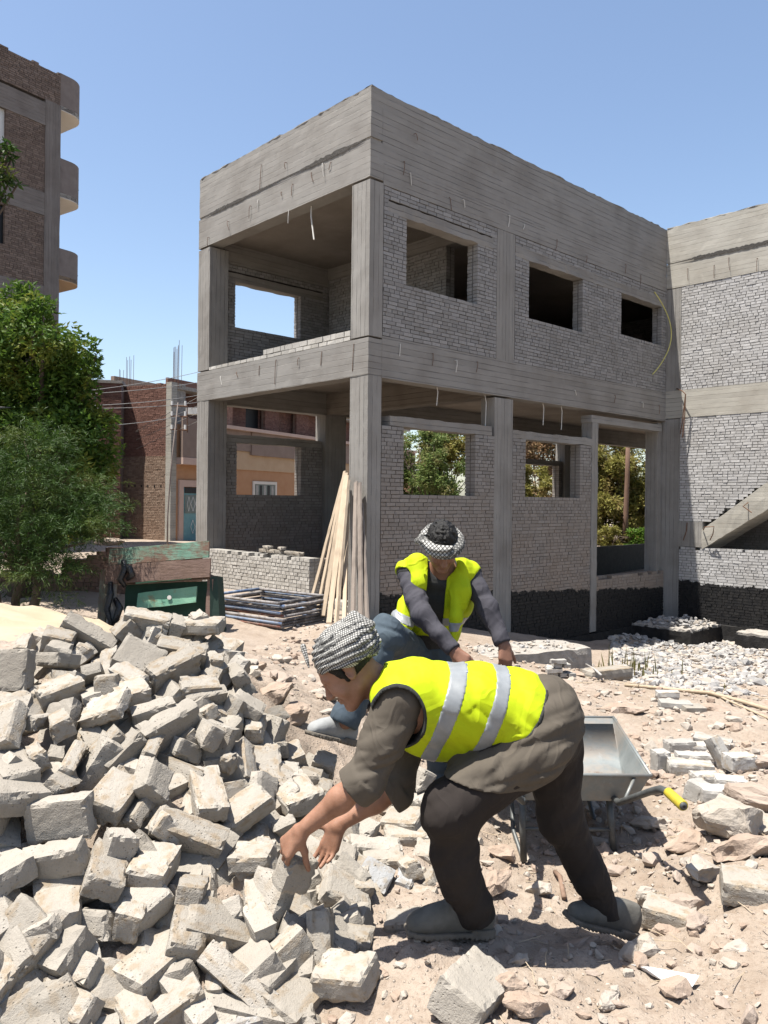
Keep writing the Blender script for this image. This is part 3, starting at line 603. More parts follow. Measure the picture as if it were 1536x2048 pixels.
PILE = """-1.691 3.625 0.815 -0.017 0.035 0.617 -0.786 0.22 0.188 0.091 F
-1.74 3.935 0.873 0.932 0.345 -0.067 -0.083 0.083 0.1 0.083 h
-1.484 4.03 0.894 -0.919 -0.28 -0.276 0.019 0.278 0.085 0.153 E
-1.587 3.935 0.879 0.968 0.193 0.133 0.094 0.157 0.102 0.139 e
-1.534 3.782 0.832 0.781 0.586 -0.161 -0.145 0.164 0.065 0.143 E
-1.549 3.855 0.859 -0.978 -0.063 -0.182 -0.081 0.123 0.156 0.088 h
-1.469 3.971 0.835 0.964 -0.043 0.252 -0.071 0.078 0.129 0.082 h
-1.298 4.105 0.909 -0.269 -0.335 -0.21 0.878 0.113 0.098 0.142 E
-1.223 4.148 0.942 0.958 0.237 0.136 0.088 0.236 0.089 0.154 E
-1.169 3.858 0.825 -0.913 -0.329 -0.239 0.018 0.217 0.177 0.083 F
-1.13 3.605 0.72 0.283 0.039 0.161 -0.945 0.153 0.142 0.084 h
-1.18 3.746 0.755 -0.926 -0.25 -0.161 0.232 0.181 0.101 0.092 h
-1.452 3.626 0.701 -0.362 -0.043 -0.234 0.902 0.197 0.101 0.158 E
-1.356 3.776 0.764 0.88 0.412 0.003 0.238 0.109 0.061 0.134 e
-1.23 3.616 0.742 0.734 0.678 -0.023 0.045 0.117 0.123 0.08 h
-1.505 3.237 0.67 0.034 -0.255 -0.347 0.902 0.107 0.2 0.081 h
-1.575 3.287 0.649 -0.709 0.275 -0.5 0.415 0.244 0.061 0.152 E
-1.341 3.345 0.649 -0.271 -0.174 -0.079 0.943 0.095 0.145 0.084 h
-1.429 3.36 0.658 -0.753 -0.649 0.073 0.087 0.07 0.06 0.141 e
-1.189 3.458 0.693 0.506 0.832 -0.206 0.089 0.208 0.06 0.149 E
-1.001 3.545 0.626 -0.219 -0.07 -0.194 0.954 0.19 0.077 0.157 E
-1.076 4.191 0.932 -0.975 -0.125 -0.14 -0.12 0.072 0.136 0.088 h
-0.975 4.275 0.932 -0.332 -0.165 -0.161 0.915 0.098 0.087 0.136 e
-0.968 4.235 0.931 0.676 0.736 -0.025 -0.011 0.252 0.071 0.158 E
-1.16 4.12 0.914 -0.875 -0.477 -0.083 -0.035 0.101 0.096 0.082 h
-1.003 4.016 0.82 -0.948 -0.297 -0.113 -0.014 0.248 0.09 0.15 E
-1.011 3.871 0.764 0.433 0.032 0.243 -0.867 0.271 0.1 0.157 E
-0.822 4.018 0.78 -0.584 -0.81 -0.038 0.028 0.07 0.085 0.085 h
-0.722 4.033 0.718 0.959 0.175 -0.177 0.133 0.081 0.135 0.08 h
-0.833 3.793 0.635 0.926 0.298 0.002 0.231 0.197 0.064 0.151 E
-0.867 3.81 0.679 -0.948 -0.249 -0.058 -0.187 0.192 0.096 0.142 e
-0.93 3.508 0.592 -0.389 -0.077 -0.22 0.891 0.274 0.087 0.158 E
-0.978 3.408 0.521 0.707 -0.044 0.22 -0.671 0.216 0.06 0.143 E
-0.85 3.487 0.498 0.339 0.474 0.167 -0.795 0.096 0.069 0.139 e
-0.804 3.676 0.604 0.496 -0.256 0.532 -0.637 0.117 0.08 0.079 h
-0.76 3.504 0.564 0.243 0.463 0.126 -0.843 0.113 0.15 0.08 h
-0.769 3.801 0.578 -0.944 -0.131 -0.291 -0.083 0.07 0.089 0.087 h
-0.649 3.891 0.601 -0.654 -0.699 -0.212 0.198 0.163 0.065 0.141 E
-0.713 3.695 0.488 -0.537 -0.098 -0.216 0.809 0.199 0.06 0.143 E
-0.603 3.833 0.501 -0.984 -0.136 -0.057 -0.102 0.108 0.141 0.086 h
-0.517 3.987 0.381 -0.981 -0.027 -0.04 -0.187 0.096 0.158 0.083 h
-1.361 2.941 0.506 -0.461 0.151 -0.032 0.874 0.248 0.179 0.09 F
-1.43 3.102 0.543 0.906 0.031 0.04 -0.421 0.283 0.14 0.092 F
-1.171 2.941 0.427 -0.691 -0.718 0.072 -0.027 0.238 0.15 0.088 F
-1.353 3.165 0.574 -0.959 -0.095 0.124 -0.238 0.071 0.125 0.084 h
-1.318 3.251 0.539 -0.97 -0.178 -0.109 -0.122 0.07 0.082 0.086 h
-1.256 3.215 0.514 0.735 -0.104 0.231 -0.628 0.22 0.06 0.145 E
-1.113 3.34 0.55 0.244 0.312 0.162 -0.904 0.143 0.09 0.142 E
-1.055 3.335 0.528 -0.375 -0.257 -0.245 0.856 0.188 0.08 0.144 E
-1.234 3.076 0.486 0.964 0.03 0.263 -0.031 0.092 0.132 0.087 h
-1.025 3.087 0.455 -0.644 -0.003 -0.207 0.737 0.209 0.14 0.085 F
-0.954 3.093 0.379 -0.582 0.14 -0.525 0.605 0.138 0.06 0.134 e
-0.945 2.894 0.326 0.946 -0.008 0.15 0.288 0.114 0.094 0.141 e
-1.051 3.038 0.41 -0.628 -0.766 0.102 0.088 0.07 0.066 0.078 h
-0.963 2.827 0.289 0.769 -0.099 0.213 -0.595 0.218 0.131 0.087 F
-1.149 2.825 0.321 -0.59 -0.797 0.109 -0.069 0.239 0.11 0.083 F
-1.325 2.739 0.264 0.892 0.116 0.378 -0.219 0.169 0.12 0.091 F
-0.817 2.897 0.268 -0.67 -0.013 -0.098 0.736 0.192 0.141 0.089 F
-0.826 2.802 0.187 0.353 0.162 0.253 -0.886 0.178 0.146 0.087 F
-0.974 3.241 0.457 0.739 0.027 0.249 -0.626 0.143 0.06 0.146 e
-0.893 3.155 0.481 0.857 0.239 0.442 0.117 0.13 0.137 0.09 h
-0.71 3.288 0.393 -0.824 -0.066 -0.176 0.534 0.261 0.129 0.079 F
-0.653 3.476 0.46 0.598 0.763 -0.155 -0.189 0.07 0.084 0.078 h
-0.56 3.732 0.368 -0.938 -0.305 -0.105 -0.124 0.185 0.189 0.084 F
-0.564 3.336 0.31 0.351 0.131 0.217 -0.901 0.215 0.129 0.082 F
-0.389 3.635 0.267 0.871 0.102 0.02 -0.48 0.242 0.19 0.083 F
-0.741 3.084 0.303 0.932 0.3 0.204 -0.007 0.283 0.097 0.148 E
-0.806 3.041 0.348 -0.867 -0.087 0.396 -0.291 0.091 0.085 0.13 e
-0.397 3.378 0.206 -0.191 -0.119 -0.265 0.938 0.098 0.06 0.129 e
-0.462 3.135 0.207 0.985 0.129 0.099 -0.061 0.086 0.119 0.085 h
-0.537 3.06 0.205 -0.113 -0.192 -0.038 0.974 0.072 0.096 0.084 h
-0.488 3.075 0.227 -0.696 -0.715 0.069 0.009 0.16 0.072 0.149 E
-0.664 2.848 0.204 -0.993 0.054 -0.08 -0.069 0.109 0.133 0.083 h
-1.165 2.602 0.154 0.392 0.251 0.355 -0.811 0.219 0.2 0.092 F
-1.213 2.477 0.105 -0.659 0.022 -0.113 0.743 0.172 0.166 0.084 F
-1.31 2.688 0.275 0.827 -0.163 0.452 -0.291 0.092 0.082 0.091 h
-1.105 2.677 0.195 0.609 -0.342 0.404 -0.59 0.221 0.069 0.142 E
-0.977 2.718 0.156 0.838 0.545 0.011 -0.037 0.161 0.092 0.082 h
-0.846 2.73 0.157 0.645 0.758 0.049 -0.088 0.099 0.114 0.084 h
-0.991 2.614 0.075 -0.906 -0.359 0.058 0.216 0.196 0.09 0.079 F
-0.963 2.501 0.021 -0.905 -0.359 0.07 0.219 0.204 0.091 0.081 F
-0.779 2.541 -0.019 0.886 0.15 -0.019 -0.438 0.217 0.097 0.087 F
-0.76 2.701 0.038 -0.818 0.114 -0.279 0.49 0.206 0.11 0.089 h
-0.653 2.765 0.134 0.738 0.019 0.206 -0.643 0.242 0.125 0.087 F
-0.53 2.861 0.131 0.12 0.114 0.45 -0.878 0.096 0.077 0.084 h
-0.448 2.902 0.142 0.741 0.14 0.178 -0.632 0.159 0.093 0.079 h
-0.54 2.726 0.01 0.713 0.18 0.122 -0.667 0.259 0.06 0.142 E
-0.418 2.813 0.119 -0.608 -0.755 -0.11 -0.222 0.091 0.068 0.148 e
-0.35 2.699 0.011 0.489 0.045 0.077 -0.867 0.195 0.113 0.086 F
-0.222 2.82 0.038 -0.975 -0.134 -0.175 0.006 0.275 0.125 0.084 F
-0.433 2.582 -0.065 0.971 0.168 -0.017 0.169 0.147 0.128 0.087 F
-0.321 2.602 -0.051 -0.808 -0.131 -0.146 0.555 0.125 0.08 0.084 h
-0.247 2.646 -0.097 -0.785 -0.047 -0.011 0.618 0.204 0.06 0.14 E
-0.233 2.751 -0.029 -0.677 -0.249 -0.057 0.69 0.081 0.06 0.137 e
-0.109 2.659 0.025 -0.621 -0.745 0.233 0.069 0.198 0.092 0.141 E
-0.632 2.547 -0.011 0.526 0.792 0.05 0.306 0.165 0.101 0.083 F
-0.677 2.637 0.015 0.699 0.684 -0.194 0.078 0.151 0.095 0.088 F
-0.436 4.018 0.32 0.168 0.108 0.202 -0.959 0.098 0.136 0.084 h
-0.285 4.032 0.261 0.941 0.295 0.136 -0.095 0.125 0.091 0.137 e
-0.342 3.948 0.234 -0.997 -0.052 -0.047 -0.041 0.1 0.14 0.084 h
-0.432 3.775 0.299 -0.992 -0.031 -0.091 -0.076 0.102 0.156 0.088 h
-0.275 3.857 0.195 -0.981 -0.112 -0.152 -0.033 0.07 0.125 0.084 h
0.064 4.257 0.037 0.957 0.125 -0.254 -0.063 0.098 0.066 0.08 h
0.199 4.055 0.192 -0.206 -0.505 -0.096 0.833 0.114 0.144 0.079 h
0.101 4.045 0.08 0.163 0.272 -0.041 -0.947 0.096 0.13 0.083 h
0.197 3.981 0.107 -0.977 -0.051 0.105 0.178 0.115 0.131 0.085 h
0.109 3.869 0.054 0.978 0.077 -0.067 -0.182 0.184 0.16 0.081 F
-0.062 3.731 0.051 -0.955 -0.079 -0.054 0.28 0.092 0.128 0.085 h
0.117 3.77 0.013 0.994 0.053 0.052 0.081 0.2 0.122 0.088 F
-0.03 3.581 0.016 0.987 0.119 0.077 0.073 0.234 0.091 0.147 E
-0.145 3.42 0.072 0.988 0.082 0.127 -0.02 0.099 0.109 0.088 h
0.01 3.524 0.019 -0.994 -0.102 -0.018 -0.038 0.179 0.128 0.09 F
0.213 3.646 -0.006 0.984 0.123 0.001 -0.129 0.118 0.128 0.081 F
-0.025 3.351 0.017 0.948 0.226 0.155 -0.164 0.138 0.131 0.081 F
0.111 3.404 -0.02 0.983 0.13 0.092 -0.091 0.094 0.125 0.09 h
-0.138 3.14 0.055 0.947 0.137 0.289 0.032 0.205 0.162 0.079 F
0.126 3.431 0.031 0.983 -0.062 -0.125 0.117 0.084 0.123 0.082 h
0.225 3.43 -0.025 0.948 -0.034 -0.314 0.036 0.07 0.125 0.08 h
-0.104 3.226 0.069 0.598 0.792 0.123 0.026 0.145 0.064 0.14 E
-0.114 3.01 0.017 -0.134 0.107 0.046 -0.984 0.154 0.123 0.084 F
-0.114 2.91 0.014 0.991 0.039 0.102 -0.075 0.178 0.112 0.081 F
0.095 3.076 -0.03 -0.997 -0.033 0.061 0.025 0.149 0.121 0.09 F
0.169 3.306 -0.058 0.966 0.133 -0.084 -0.205 0.125 0.124 0.085 F
0.012 2.861 -0.086 -0.997 -0.049 -0.016 -0.062 0.165 0.114 0.085 F
-0.332 3.205 0.122 0.846 0.142 0.476 -0.194 0.119 0.128 0.088 F"""
def zone_words(x, y):
    """where in the heap a block lies, in words one can find"""
    if y > 3.72: return "on the heap's crest below the green cart" if x > -1.25 else "at the heap's back beside the sand"
    if y > 3.3: return "high on the heap at its left end" if x < -1.15 else ("on the heap's upper middle slope" if x < -.62 else "on the heap's right flank by brown soil")
    if x < -1.0: return "low at the heap's left edge" if y < 2.85 else "halfway up the heap's left edge"
    if x > -.2: return "flat behind the bending man's bare forearms" if y > 3.2 else "at the heap's toe by the front shoe"
    if y < 2.72: return "in the heap's lowest front row"
    return "just below the bending man's hands" if x > -.62 else "in the middle of the heap"
KINDW = {'F': "whole grey cement block, broad face showing,", 'E': "grey cement block lying on edge", 'H': "grey cement block, end showing,",
         'h': "broken half cement block", 'e': "small broken cement block piece on edge"}
PGRP = "cement blocks in the heap"
for i, ln in enumerate(PILE.strip().split('\n')):
    w = ln.split(); v = [float(a) for a in w[:10]]; ty = w[10]
    bm_ = BLK_B if i in (113, 114, 90) else BLK
    o = link("cement_block", block_mesh(v[7], v[8], v[9], 100+i, ty in 'he'), None, (bm_,))
    o.location = v[:3]; o.rotation_mode = 'QUATERNION'; o.rotation_quaternion = v[3:7]
    lab = KINDW[ty]+" "+zone_words(v[0], v[1]); cat = "cement block"
    if bm_ is BLK_B: lab = "pale bluish speckled cement block "+zone_words(v[0], v[1])
    if i == 43: lab = "large cement block propped on edge with its broad face shaded, at far left"
    if i == 77: lab = "boxy cement block with one sunlit and one dark face at lower left"
    if i == len(PILE.strip().split('\n'))-1:
        o.location = at_d(590, 1742, 2.83); o.rotation_mode = 'XYZ'; o.rotation_euler = (R_(100), R_(18), R_(38)); lab = "cement block being gripped and lifted by the bending man's hands"
    if i == 26: lab = "long cement block lying slantwise with thick shaded front near the crest"
    if i == 83: lab = "long cement block standing steeply, broad face to the sun, low in mid heap"
    tag(o, lab, cat, PGRP)
# blocks showing in the gaps underneath
rs = np.random.RandomState(11); nfill = 0; SPOT = []
while nfill < 172:
    x = rs.uniform(-1.75, .3); y = rs.uniform(2.25, 4.3)
    s = float(_PS(x, y)[0])
    px = 768+x/y*F_; py = Y0_-(s-CH)/y*F_
    if px < -120 or px > 860 or py < 1225 or py > 2120: continue
    edge_x = 480+(py-1290)*.72 if py < 1780 else 850-(py-1780)*.85
    if px > edge_x-10: continue
    if any((x-a)**2+(y-b)**2 < .07**2 for a, b in SPOT): continue
    SPOT.append((x, y)); nfill += 1
    half = rs.rand() < .25; L = .19 if half else .28
    q = Quaternion((0, 0, 1), rs.uniform(0, 6.28)); q = Quaternion((1, 0, 0), rs.normal(.45, .4)) @ Quaternion((0, 1, 0), rs.normal(0, .4)) @ q
    if rs.rand() < .3: q = q @ Quaternion((1, 0, 0), 1.57)
    o = link("cement_block", block_mesh(L, .15, .086, 400+nfill, half, .03), None, (BLK,))
    o.location = (x, y+.05, s-(rs.uniform(.14, .20) if y > 2.85 else rs.uniform(.05, .12))); o.rotation_mode = 'QUATERNION'; o.rotation_quaternion = q
    tag(o, "cement block half buried under others "+zone_words(x, y), "cement block", PGRP)

# ------------------------------------------------------------------ loose bricks, stones, gravel
def put(o, P, rot, dz=0): o.location = (P[0], P[1], P[2]+dz); o.rotation_euler = rot; return o
BR = [  # px, py, L, W, H, yaw, tiltx, label
 (1321, 1548, .10, .10, .19, 10, 0, "upright whitish cement brick left of the small brick group beside the wheelbarrow"),
 (1360, 1506, .22, .11, .10, 8, 0, "whitish cement brick at the back left of the small brick group"),
 (1402, 1505, .22, .11, .07, -6, 4, "flat whitish cement brick at the back of the small brick group"),
 (1388, 1524, .24, .11, .08, -4, 0, "long white cement brick in the middle of the small brick group"),
 (1380, 1556, .27, .12, .11, -8, 4, "long white cement brick with rough front in the small brick group"),
 (1442, 1540, .11, .09, .22, 25, -30, "leaning grey-fronted cement brick standing on end in the small brick group"),
 (1425, 1498, .26, .12, .08, -32, 10, "white cement brick lying slantwise behind the leaning one"),
 (1481, 1546, .20, .12, .10, 12, 0, "white cement brick at the right end of the small brick group"),
 (1412, 1576, .17, .12, .10, 5, 0, "square white broken brick in front of the small brick group"),
 (1465, 1578, .20, .12, .09, -14, 0, "white brick between the small group and the reddish slab"),
 (1396, 1602, .13, .11, .12, 40, 12, "rough speckled brick stump in front of the small brick group"),
 (1450, 1606, .26, .13, .10, -10, 0, "long whitish brick lying just above the big grey rock"),
 (1350, 1423, .30, .14, .09, -6, 4, "grey cement brick half sunk in the ground beyond the wheelbarrow"),
 (1335, 1406, .24, .13, .10, -3, 0, "grey brick lying behind the half sunk one beyond the wheelbarrow"),
 (1385, 1427, .22, .14, .09, 12, 6, "speckled broken brick right of the half sunk one"),
 (1215, 1356, .75, .26, .16, 26, 0, "dusty slab end lying beside the small stack of bricks"),
 (1338, 1838, .20, .12, .10, -30, 8, "whole grey brick at the edge of the wheelbarrow shadow"),
 (1500, 1800, .22, .16, .10, -18, 6, "broad grey brick at the right photo edge below the rocks"),
 (945, 2000, .30, .17, .12, 62, 22, "large cement block tilted out of the soil at the bottom of the photo"),
 (1485, 1655, .30, .14, .12, -48, 18, "long grey block leaning on the right side of the big rock"),
 (1310, 1915, .0, 0, 0, 0, 0, None),
]
for i, (px, py, L, W, H, yw, tx, lab) in enumerate(BR):
    if not lab: continue
    P = hit(px, py); st = .021 if P[1] < 6 else .05
    o = link("cement_brick", block_mesh(L, W, H, 700+i, i % 2, st), None, (BLK_W if i < 14 else BLK,))
    put(o, P, (R_(tx), R_(tx*.4), R_(yw)), H*.38); tag(o, lab, "brick", "loose bricks on the ground")
def hull_rock(seed, n=16, sub=2, jag=.12):
    rs = np.random.RandomState(seed); bm = bmesh.new()
    for _ in range(n):
        v = rs.normal(size=3); v /= np.linalg.norm(v); bm.verts.new(v*rs.uniform(.75, 1.0)*[1, .8, .65])
    r = bmesh.ops.convex_hull(bm, input=bm.verts[:])
    bmesh.ops.delete(bm, geom=[v for v in bm.verts if not v.link_faces], context='VERTS')
    bmesh.ops.triangulate(bm, faces=bm.faces[:])
    if sub: bmesh.ops.subdivide_edges(bm, edges=bm.edges[:], cuts=sub, use_grid_fill=True)
    bmesh.ops.triangulate(bm, faces=bm.faces[:])
    V = np.array([v.co[:] for v in bm.verts]); F = np.array([[v.index for v in f.verts] for f in bm.faces]) if False else None
    bm.verts.index_update(); F = np.array([[v.index for v in f.verts] for f in bm.faces]); bm.free()
    if jag:
        D = np.stack([fbm(V+seed, 2.2, 3, 3+i*7) for i in range(3)], 1); V = V + D*jag
    return V, F
CLOD = mat_simple("clay_clod", (.30, .222, .168), (.39, .31, .248), 9, .96, .8, .012, 40)
ROCK = mat_simple("grey_rock", (.33, .285, .235), (.45, .40, .34), 8, .95, .8, .012, 40)
ROCKP = mat_simple("pale_stone", (.33, .285, .24), (.44, .395, .34), 8, .95, .7, .01, 50)
ROCKR = mat_simple("reddish_stone", (.30, .238, .192), (.385, .315, .262), 6, .95, .7, .01, 40)
rockV = [hull_rock(30+i, 26, 3, .13) for i in range(7)]
RK = [ # px, py, sx, sy, sz, yaw, mat, label
 (1462, 1680, .21, .17, .17, 20, ROCK, "big grey-brown rock at the right, a bent wire in front of it"),
 (1512, 1615, .20, .12, .15, -35, ROCKR, "reddish stone slab leaning at the right photo edge"),
 (1245, 1424, .30, .2, .10, 10, CLOD, "lumpy clay clod beyond the wheelbarrow"),
 (1432, 1424, .2, .14, .08, 0, CLOD, "low clay lump right of the half sunk bricks"),
 (1160, 1352, .14, .12, .07, 0, CLOD, "small lump beside the brick stack"),
 (1380, 1700, .17, .12, .09, 30, CLOD, "crumbly clod left of the big grey rock"),
 (1410, 1760, .15, .12, .08, 60, ROCKP, "pale stone below the big grey rock"),
 (1375, 1815, .09, .08, .06, 0, ROCKR, "reddish stone beside the brick in the shadow edge"),
 (1290, 1812, .06, .05, .07, 20, ROCKP, "pale pointed stone right of the rear shoe"),
 (1392, 1870, .07, .06, .05, 45, ROCKR, "pinkish pointed stone near the handle shadow"),
 (1335, 1872, .07, .05, .04, 0, CLOD, "rough clod between rear shoe and handle shadow"),
 (1480, 1905, .06, .05, .04, 0, ROCKP, "loose stone at lower right above the paper scrap"),
 (1010, 1990, .07, .06, .07, 0, CLOD, "brown clod leaning on the tilted block at the bottom"),
 (1040, 1930, .055, .035, .035, 30, ROCKP, "egg shaped pale stone above the tilted block"),
 (1055, 2035, .09, .07, .06, 10, CLOD, "broad clod at the bottom edge right of the tilted block"),
 (1215, 2015, .06, .05, .05, 50, ROCKP, "rounded pale stone at the bottom, left of the paper scrap"),
 (1125, 2000, .05, .05, .04, 0, ROCKR, "pink stone at the bottom between clod and paper scrap"),
 (755, 1965, .05, .04, .035, 0, CLOD, "dark brown clod on the soil below the heap's toe"),
 (1012, 1735, .09, .07, .07, 0, CLOD, "soil lump left of the wheelbarrow's left leg"),
 (985, 1780, .11, .08, .09, 40, CLOD, "brown clod in the shadow behind the front shoe"),
 (1080, 1790, .08, .07, .05, 0, ROCKP, "pale stone between the two shoes"),
 (1155, 1900, .10, .05, .035, 20, CLOD, "flat clod lying in the man's shadow"),
 (520, 1340, .07, .06, .06, 0, CLOD, "small brown clod at the heap's right edge"),
 (545, 1405, .16, .14, .12, 30, CLOD, "large brown soil lump right of the heap"),
 (590, 1440, .14, .12, .10, 80, CLOD, "crumbling soil lump left of the grey trainer"),
 (560, 1370, .18, .12, .10, -20, ROCKR, "sunlit soil lump on top of the brown mound"),
 (650, 1395, .12, .1, .08, 0, ROCKP, "pale stone in front of the bending man's face"),
 (1500, 1730, .2, .15, .1, 10, CLOD, "broad clod at the right edge below the big rock"),
 (1300, 1660, .11, .09, .06, 0, ROCKP, "stone at the right end of the wheelbarrow shadow"),
 (1520, 1545, .12, .1, .08, 0, ROCKR, "reddish stone behind the leaning slab"),
]
for i, (px, py, sx, sy, sz, yw, m, lab) in enumerate(RK):
    V, F = rockV[i % 7]; P = hit(px, py)
    o = link("rock" if sz > .08 else "stone", mesh_np("rock", V*[sx, sy, sz], F, False), None, (m,))
    put(o, P, (rng.uniform(-.3, .3), rng.uniform(-.3, .3), R_(yw)), sz*.35); tag(o, lab, "rock" if sz > .08 else "stone", "rocks and clods on the soil")
def gravel(name, pts, sizes, mats, seed, hulls, **k):
    rs = np.random.RandomState(seed); VV = []; FF = []; MI = []; n = 0
    for (x, y, z), s in zip(pts, sizes):
        V, F = hulls[rs.randint(len(hulls))]; a = rs.uniform(0, 6.28); c, sn = math.cos(a), math.sin(a)
        sc = s*rs.uniform(.6, 1.3, 3); W = V*sc; tl = rs.normal(0, .35)
        W = W@np.array([[1, 0, 0], [0, math.cos(tl), -math.sin(tl)], [0, math.sin(tl), math.cos(tl)]]).T
        W = np.stack([c*W[:, 0]-sn*W[:, 1]+x, sn*W[:, 0]+c*W[:, 1]+y, W[:, 2]+z], 1)
        VV.append(W); FF.append(F+n); MI.append(np.full(len(F), rs.randint(len(mats)))); n += len(W)
    return link(name, mesh_np(name, np.concatenate(VV), np.concatenate(FF), False, np.concatenate(MI)), None, mats, kind="stuff", **k)
small = [hull_rock(60+i, 20, 0, 0) for i in range(8)]
rs = np.random.RandomState(17)
def scatter(n, xr, yr, s0, s1, seed, sink=.25, mask=None):
    rs = np.random.RandomState(seed); x = rs.uniform(*xr, n); y = rs.uniform(*yr, n)
    if mask is not None: k = mask(x, y); x, y = x[k], y[k]
    s = s0*(s1/s0)**(rs.rand(len(x))**2.2); z = terr(x, y)+s*(.5-sink*rs.rand(len(x)))*.6
    return np.stack([x, y, z], 1), s
pA, sA = scatter(4200, (-.6, 2.9), (1.5, 6.0), .006, .038, 1, mask=lambda x, y: (x > -.25+(y-2.6)*.12) | (y < 2.45))
pD, sD = scatter(420, (.9, 3.0), (2.3, 6.0), .02, .085, 12, .35)
pB, sB = scatter(2600, (-1.6, 6.0), (5.0, 13.0), .015, .075, 2, mask=lambda x, y: x > -1.4+0*y)
gravel("gravel", np.r_[pA, pB, pD], np.r_[sA, sB, sD], (CLOD, ROCKP, ROCK, ROCKR), 5, small)
RUB = mat_simple("crushed_concrete", (.29, .275, .26), (.44, .42, .395), 9, .95, .6, .01, 40)
RUB2 = mat_simple("crushed_concrete_grey", (.20, .192, .185), (.32, .31, .30), 9, .95, .6, .01, 40)
def rubmask(x, y):
    px = 768+x/y*F_; z = _T(x, y); py = Y0_-(z-CH)/y*F_
    n = vnoise(np.stack([x, y, 0*x], 1), 1.2, 4)*18
    return (px > 1225) & (py > 1262+n*.3) & (py < 1378+n)
pC, sC = scatter(9000, (3.4, 9.5), (8.5, 19.0), .03, .12, 3, .1, rubmask)
gravel("rubble", pC, sC, (RUB, RUB, RUB2, ROCKP), 6, small)
# rubble lying on the footings
fr = np.random.RandomState(4); fp = []
for _ in range(160):
    s_, u_ = fr.uniform(8.4, 9.7), fr.uniform(-1.4, -.1)
    q = C0+V2*s_+U2*u_; fp.append((q[0], q[1], -1.18+fr.uniform(0, .10)*(1 if u_ < -.6 else .3)))
gravel("footing_rubble", fp, fr.uniform(.03, .09, 160), (RUB, RUB, RUB2, ROCKP), 8, small)
# sand heap behind the blocks
th = np.linspace(0, 2*math.pi, 60, endpoint=False); rr = np.linspace(0, 1, 26)
SV = []; cx, cy = -3.5, 6.1
for r in rr:
    for a in th:
        x = cx+2.0*r*math.cos(a); y = cy+1.9*r*math.sin(a)
        SV.append((x, y, tz(x, y)-.04+.44*(1-r)**.8*(1 if r > 0 else 1)))
SV = np.array(SV); SV[:, 2] += fbm(SV*[1, 1, 0], 2.5, 3, 4)*.035
SF = [(i*60+j, i*60+(j+1) % 60, (i+1)*60+(j+1) % 60, (i+1)*60+j) for i in range(25) for j in range(60)]
SAND = mat_simple("yellow_sand", (.40, .315, .215), (.46, .375, .27), 5, .97, .5, .006, 60, spec=.1)
link("sand_heap", mesh_np("sand_heap", SV, np.array(SF), True), None, (SAND,), kind="stuff")
# ------------------------------------------------------------------ foliage
def mat_leaf(name, a, b, c=None, trans=.35):
    t = NT(name); r = t.island(); k = t.noise(1.4, 4, .6)
    col = t.mix(r, a, b); 
    if c: col = t.mix(t.ramp(k, .52, .68), col, c)
    t.col(col).rough(.55)
    bs = t.b; out = t.N["Material Output"]; tr = t.N.new("ShaderNodeBsdfTranslucent"); mx = t.N.new("ShaderNodeMixShader"); mx.inputs[0].default_value = trans
    t.l(col, tr.inputs[0]); t.l(bs.outputs[0], mx.inputs[1]); t.l(tr.outputs[0], mx.inputs[2]); t.l(mx.outputs[0], out.inputs[0])
    return t.m
BARK = mat_simple("bark", (.09, .065, .045), (.16, .12, .09), 20, .95, .8, .02, 30, (1, 1, .3))
LEAF_D = mat_leaf("leaf_deep_green", (.05, .115, .016), (.12, .20, .028), (.27, .27, .045))
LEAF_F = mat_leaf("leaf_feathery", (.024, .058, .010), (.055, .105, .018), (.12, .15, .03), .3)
LEAF_Y = mat_leaf("leaf_olive", (.19, .19, .045), (.33, .30, .08), (.36, .26, .12))
LEAF_G = mat_leaf("leaf_mid_green", (.11, .19, .05), (.24, .29, .09), (.34, .27, .13))
LEAF_B = mat_leaf("leaf_dry", (.30, .185, .10), (.42, .28, .155), (.22, .22, .08))
LEAF_L = mat_leaf("leaf_bright", (.09, .19, .02), (.16, .26, .04))
def leaves(P, size, seed, aspect=.42, droop=.0, up=.25, outward=None):
    """folded leaf blades (two quads each) at points P"""
    rs = np.random.RandomState(seed); n = len(P)
    d = rs.normal(size=(n, 3)); d[:, 2] = d[:, 2]*.6-droop
    if outward is not None: d = d*.7+outward
    d /= np.linalg.norm(d, axis=1)[:, None]
    nn = rs.normal(size=(n, 3))*.75+np.array([0, 0, up*3]); s = np.cross(d, nn); s /= (np.linalg.norm(s, axis=1)[:, None]+1e-9)
    nn = np.cross(s, d); L = size*rs.uniform(.65, 1.35, (n, 1)); W = L*aspect
    b = P; m = P+d*L*.5; t = P+d*L-nn*L*.12
    V = np.stack([b, m+s*W*.5+nn*W*.14, t, m-s*W*.5+nn*W*.14], 1).reshape(-1, 3)
    k = np.arange(n)[:, None]*4
    return V, (k+np.array([[0, 1, 2, 3]])).reshape(-1, 4)
def crown_points(blobs, n, seed, shell=.5, gapsc=1.6, gap=.05, gate=.30):
    """points in the outer shells of many clumps; blobs (x,y,z,r)"""
    rs = np.random.RandomState(seed); Bl = np.array(blobs, float); w = Bl[:, 3]**2; w /= w.sum()
    i = rs.choice(len(Bl), n, p=w); u = rs.normal(size=(n, 3)); u /= np.linalg.norm(u, axis=1)[:, None]
    r = Bl[i, 3]*(shell+(1.06-shell)*rs.rand(n)**.6); P = Bl[i, :3]+u*r[:, None]*[1, 1, .85]
    g = vnoise(P, gapsc, seed % 50)+.5*vnoise(P, gapsc*2.5, seed % 50+3)
    k = g > -gap-gate
    return P[k], u[k]
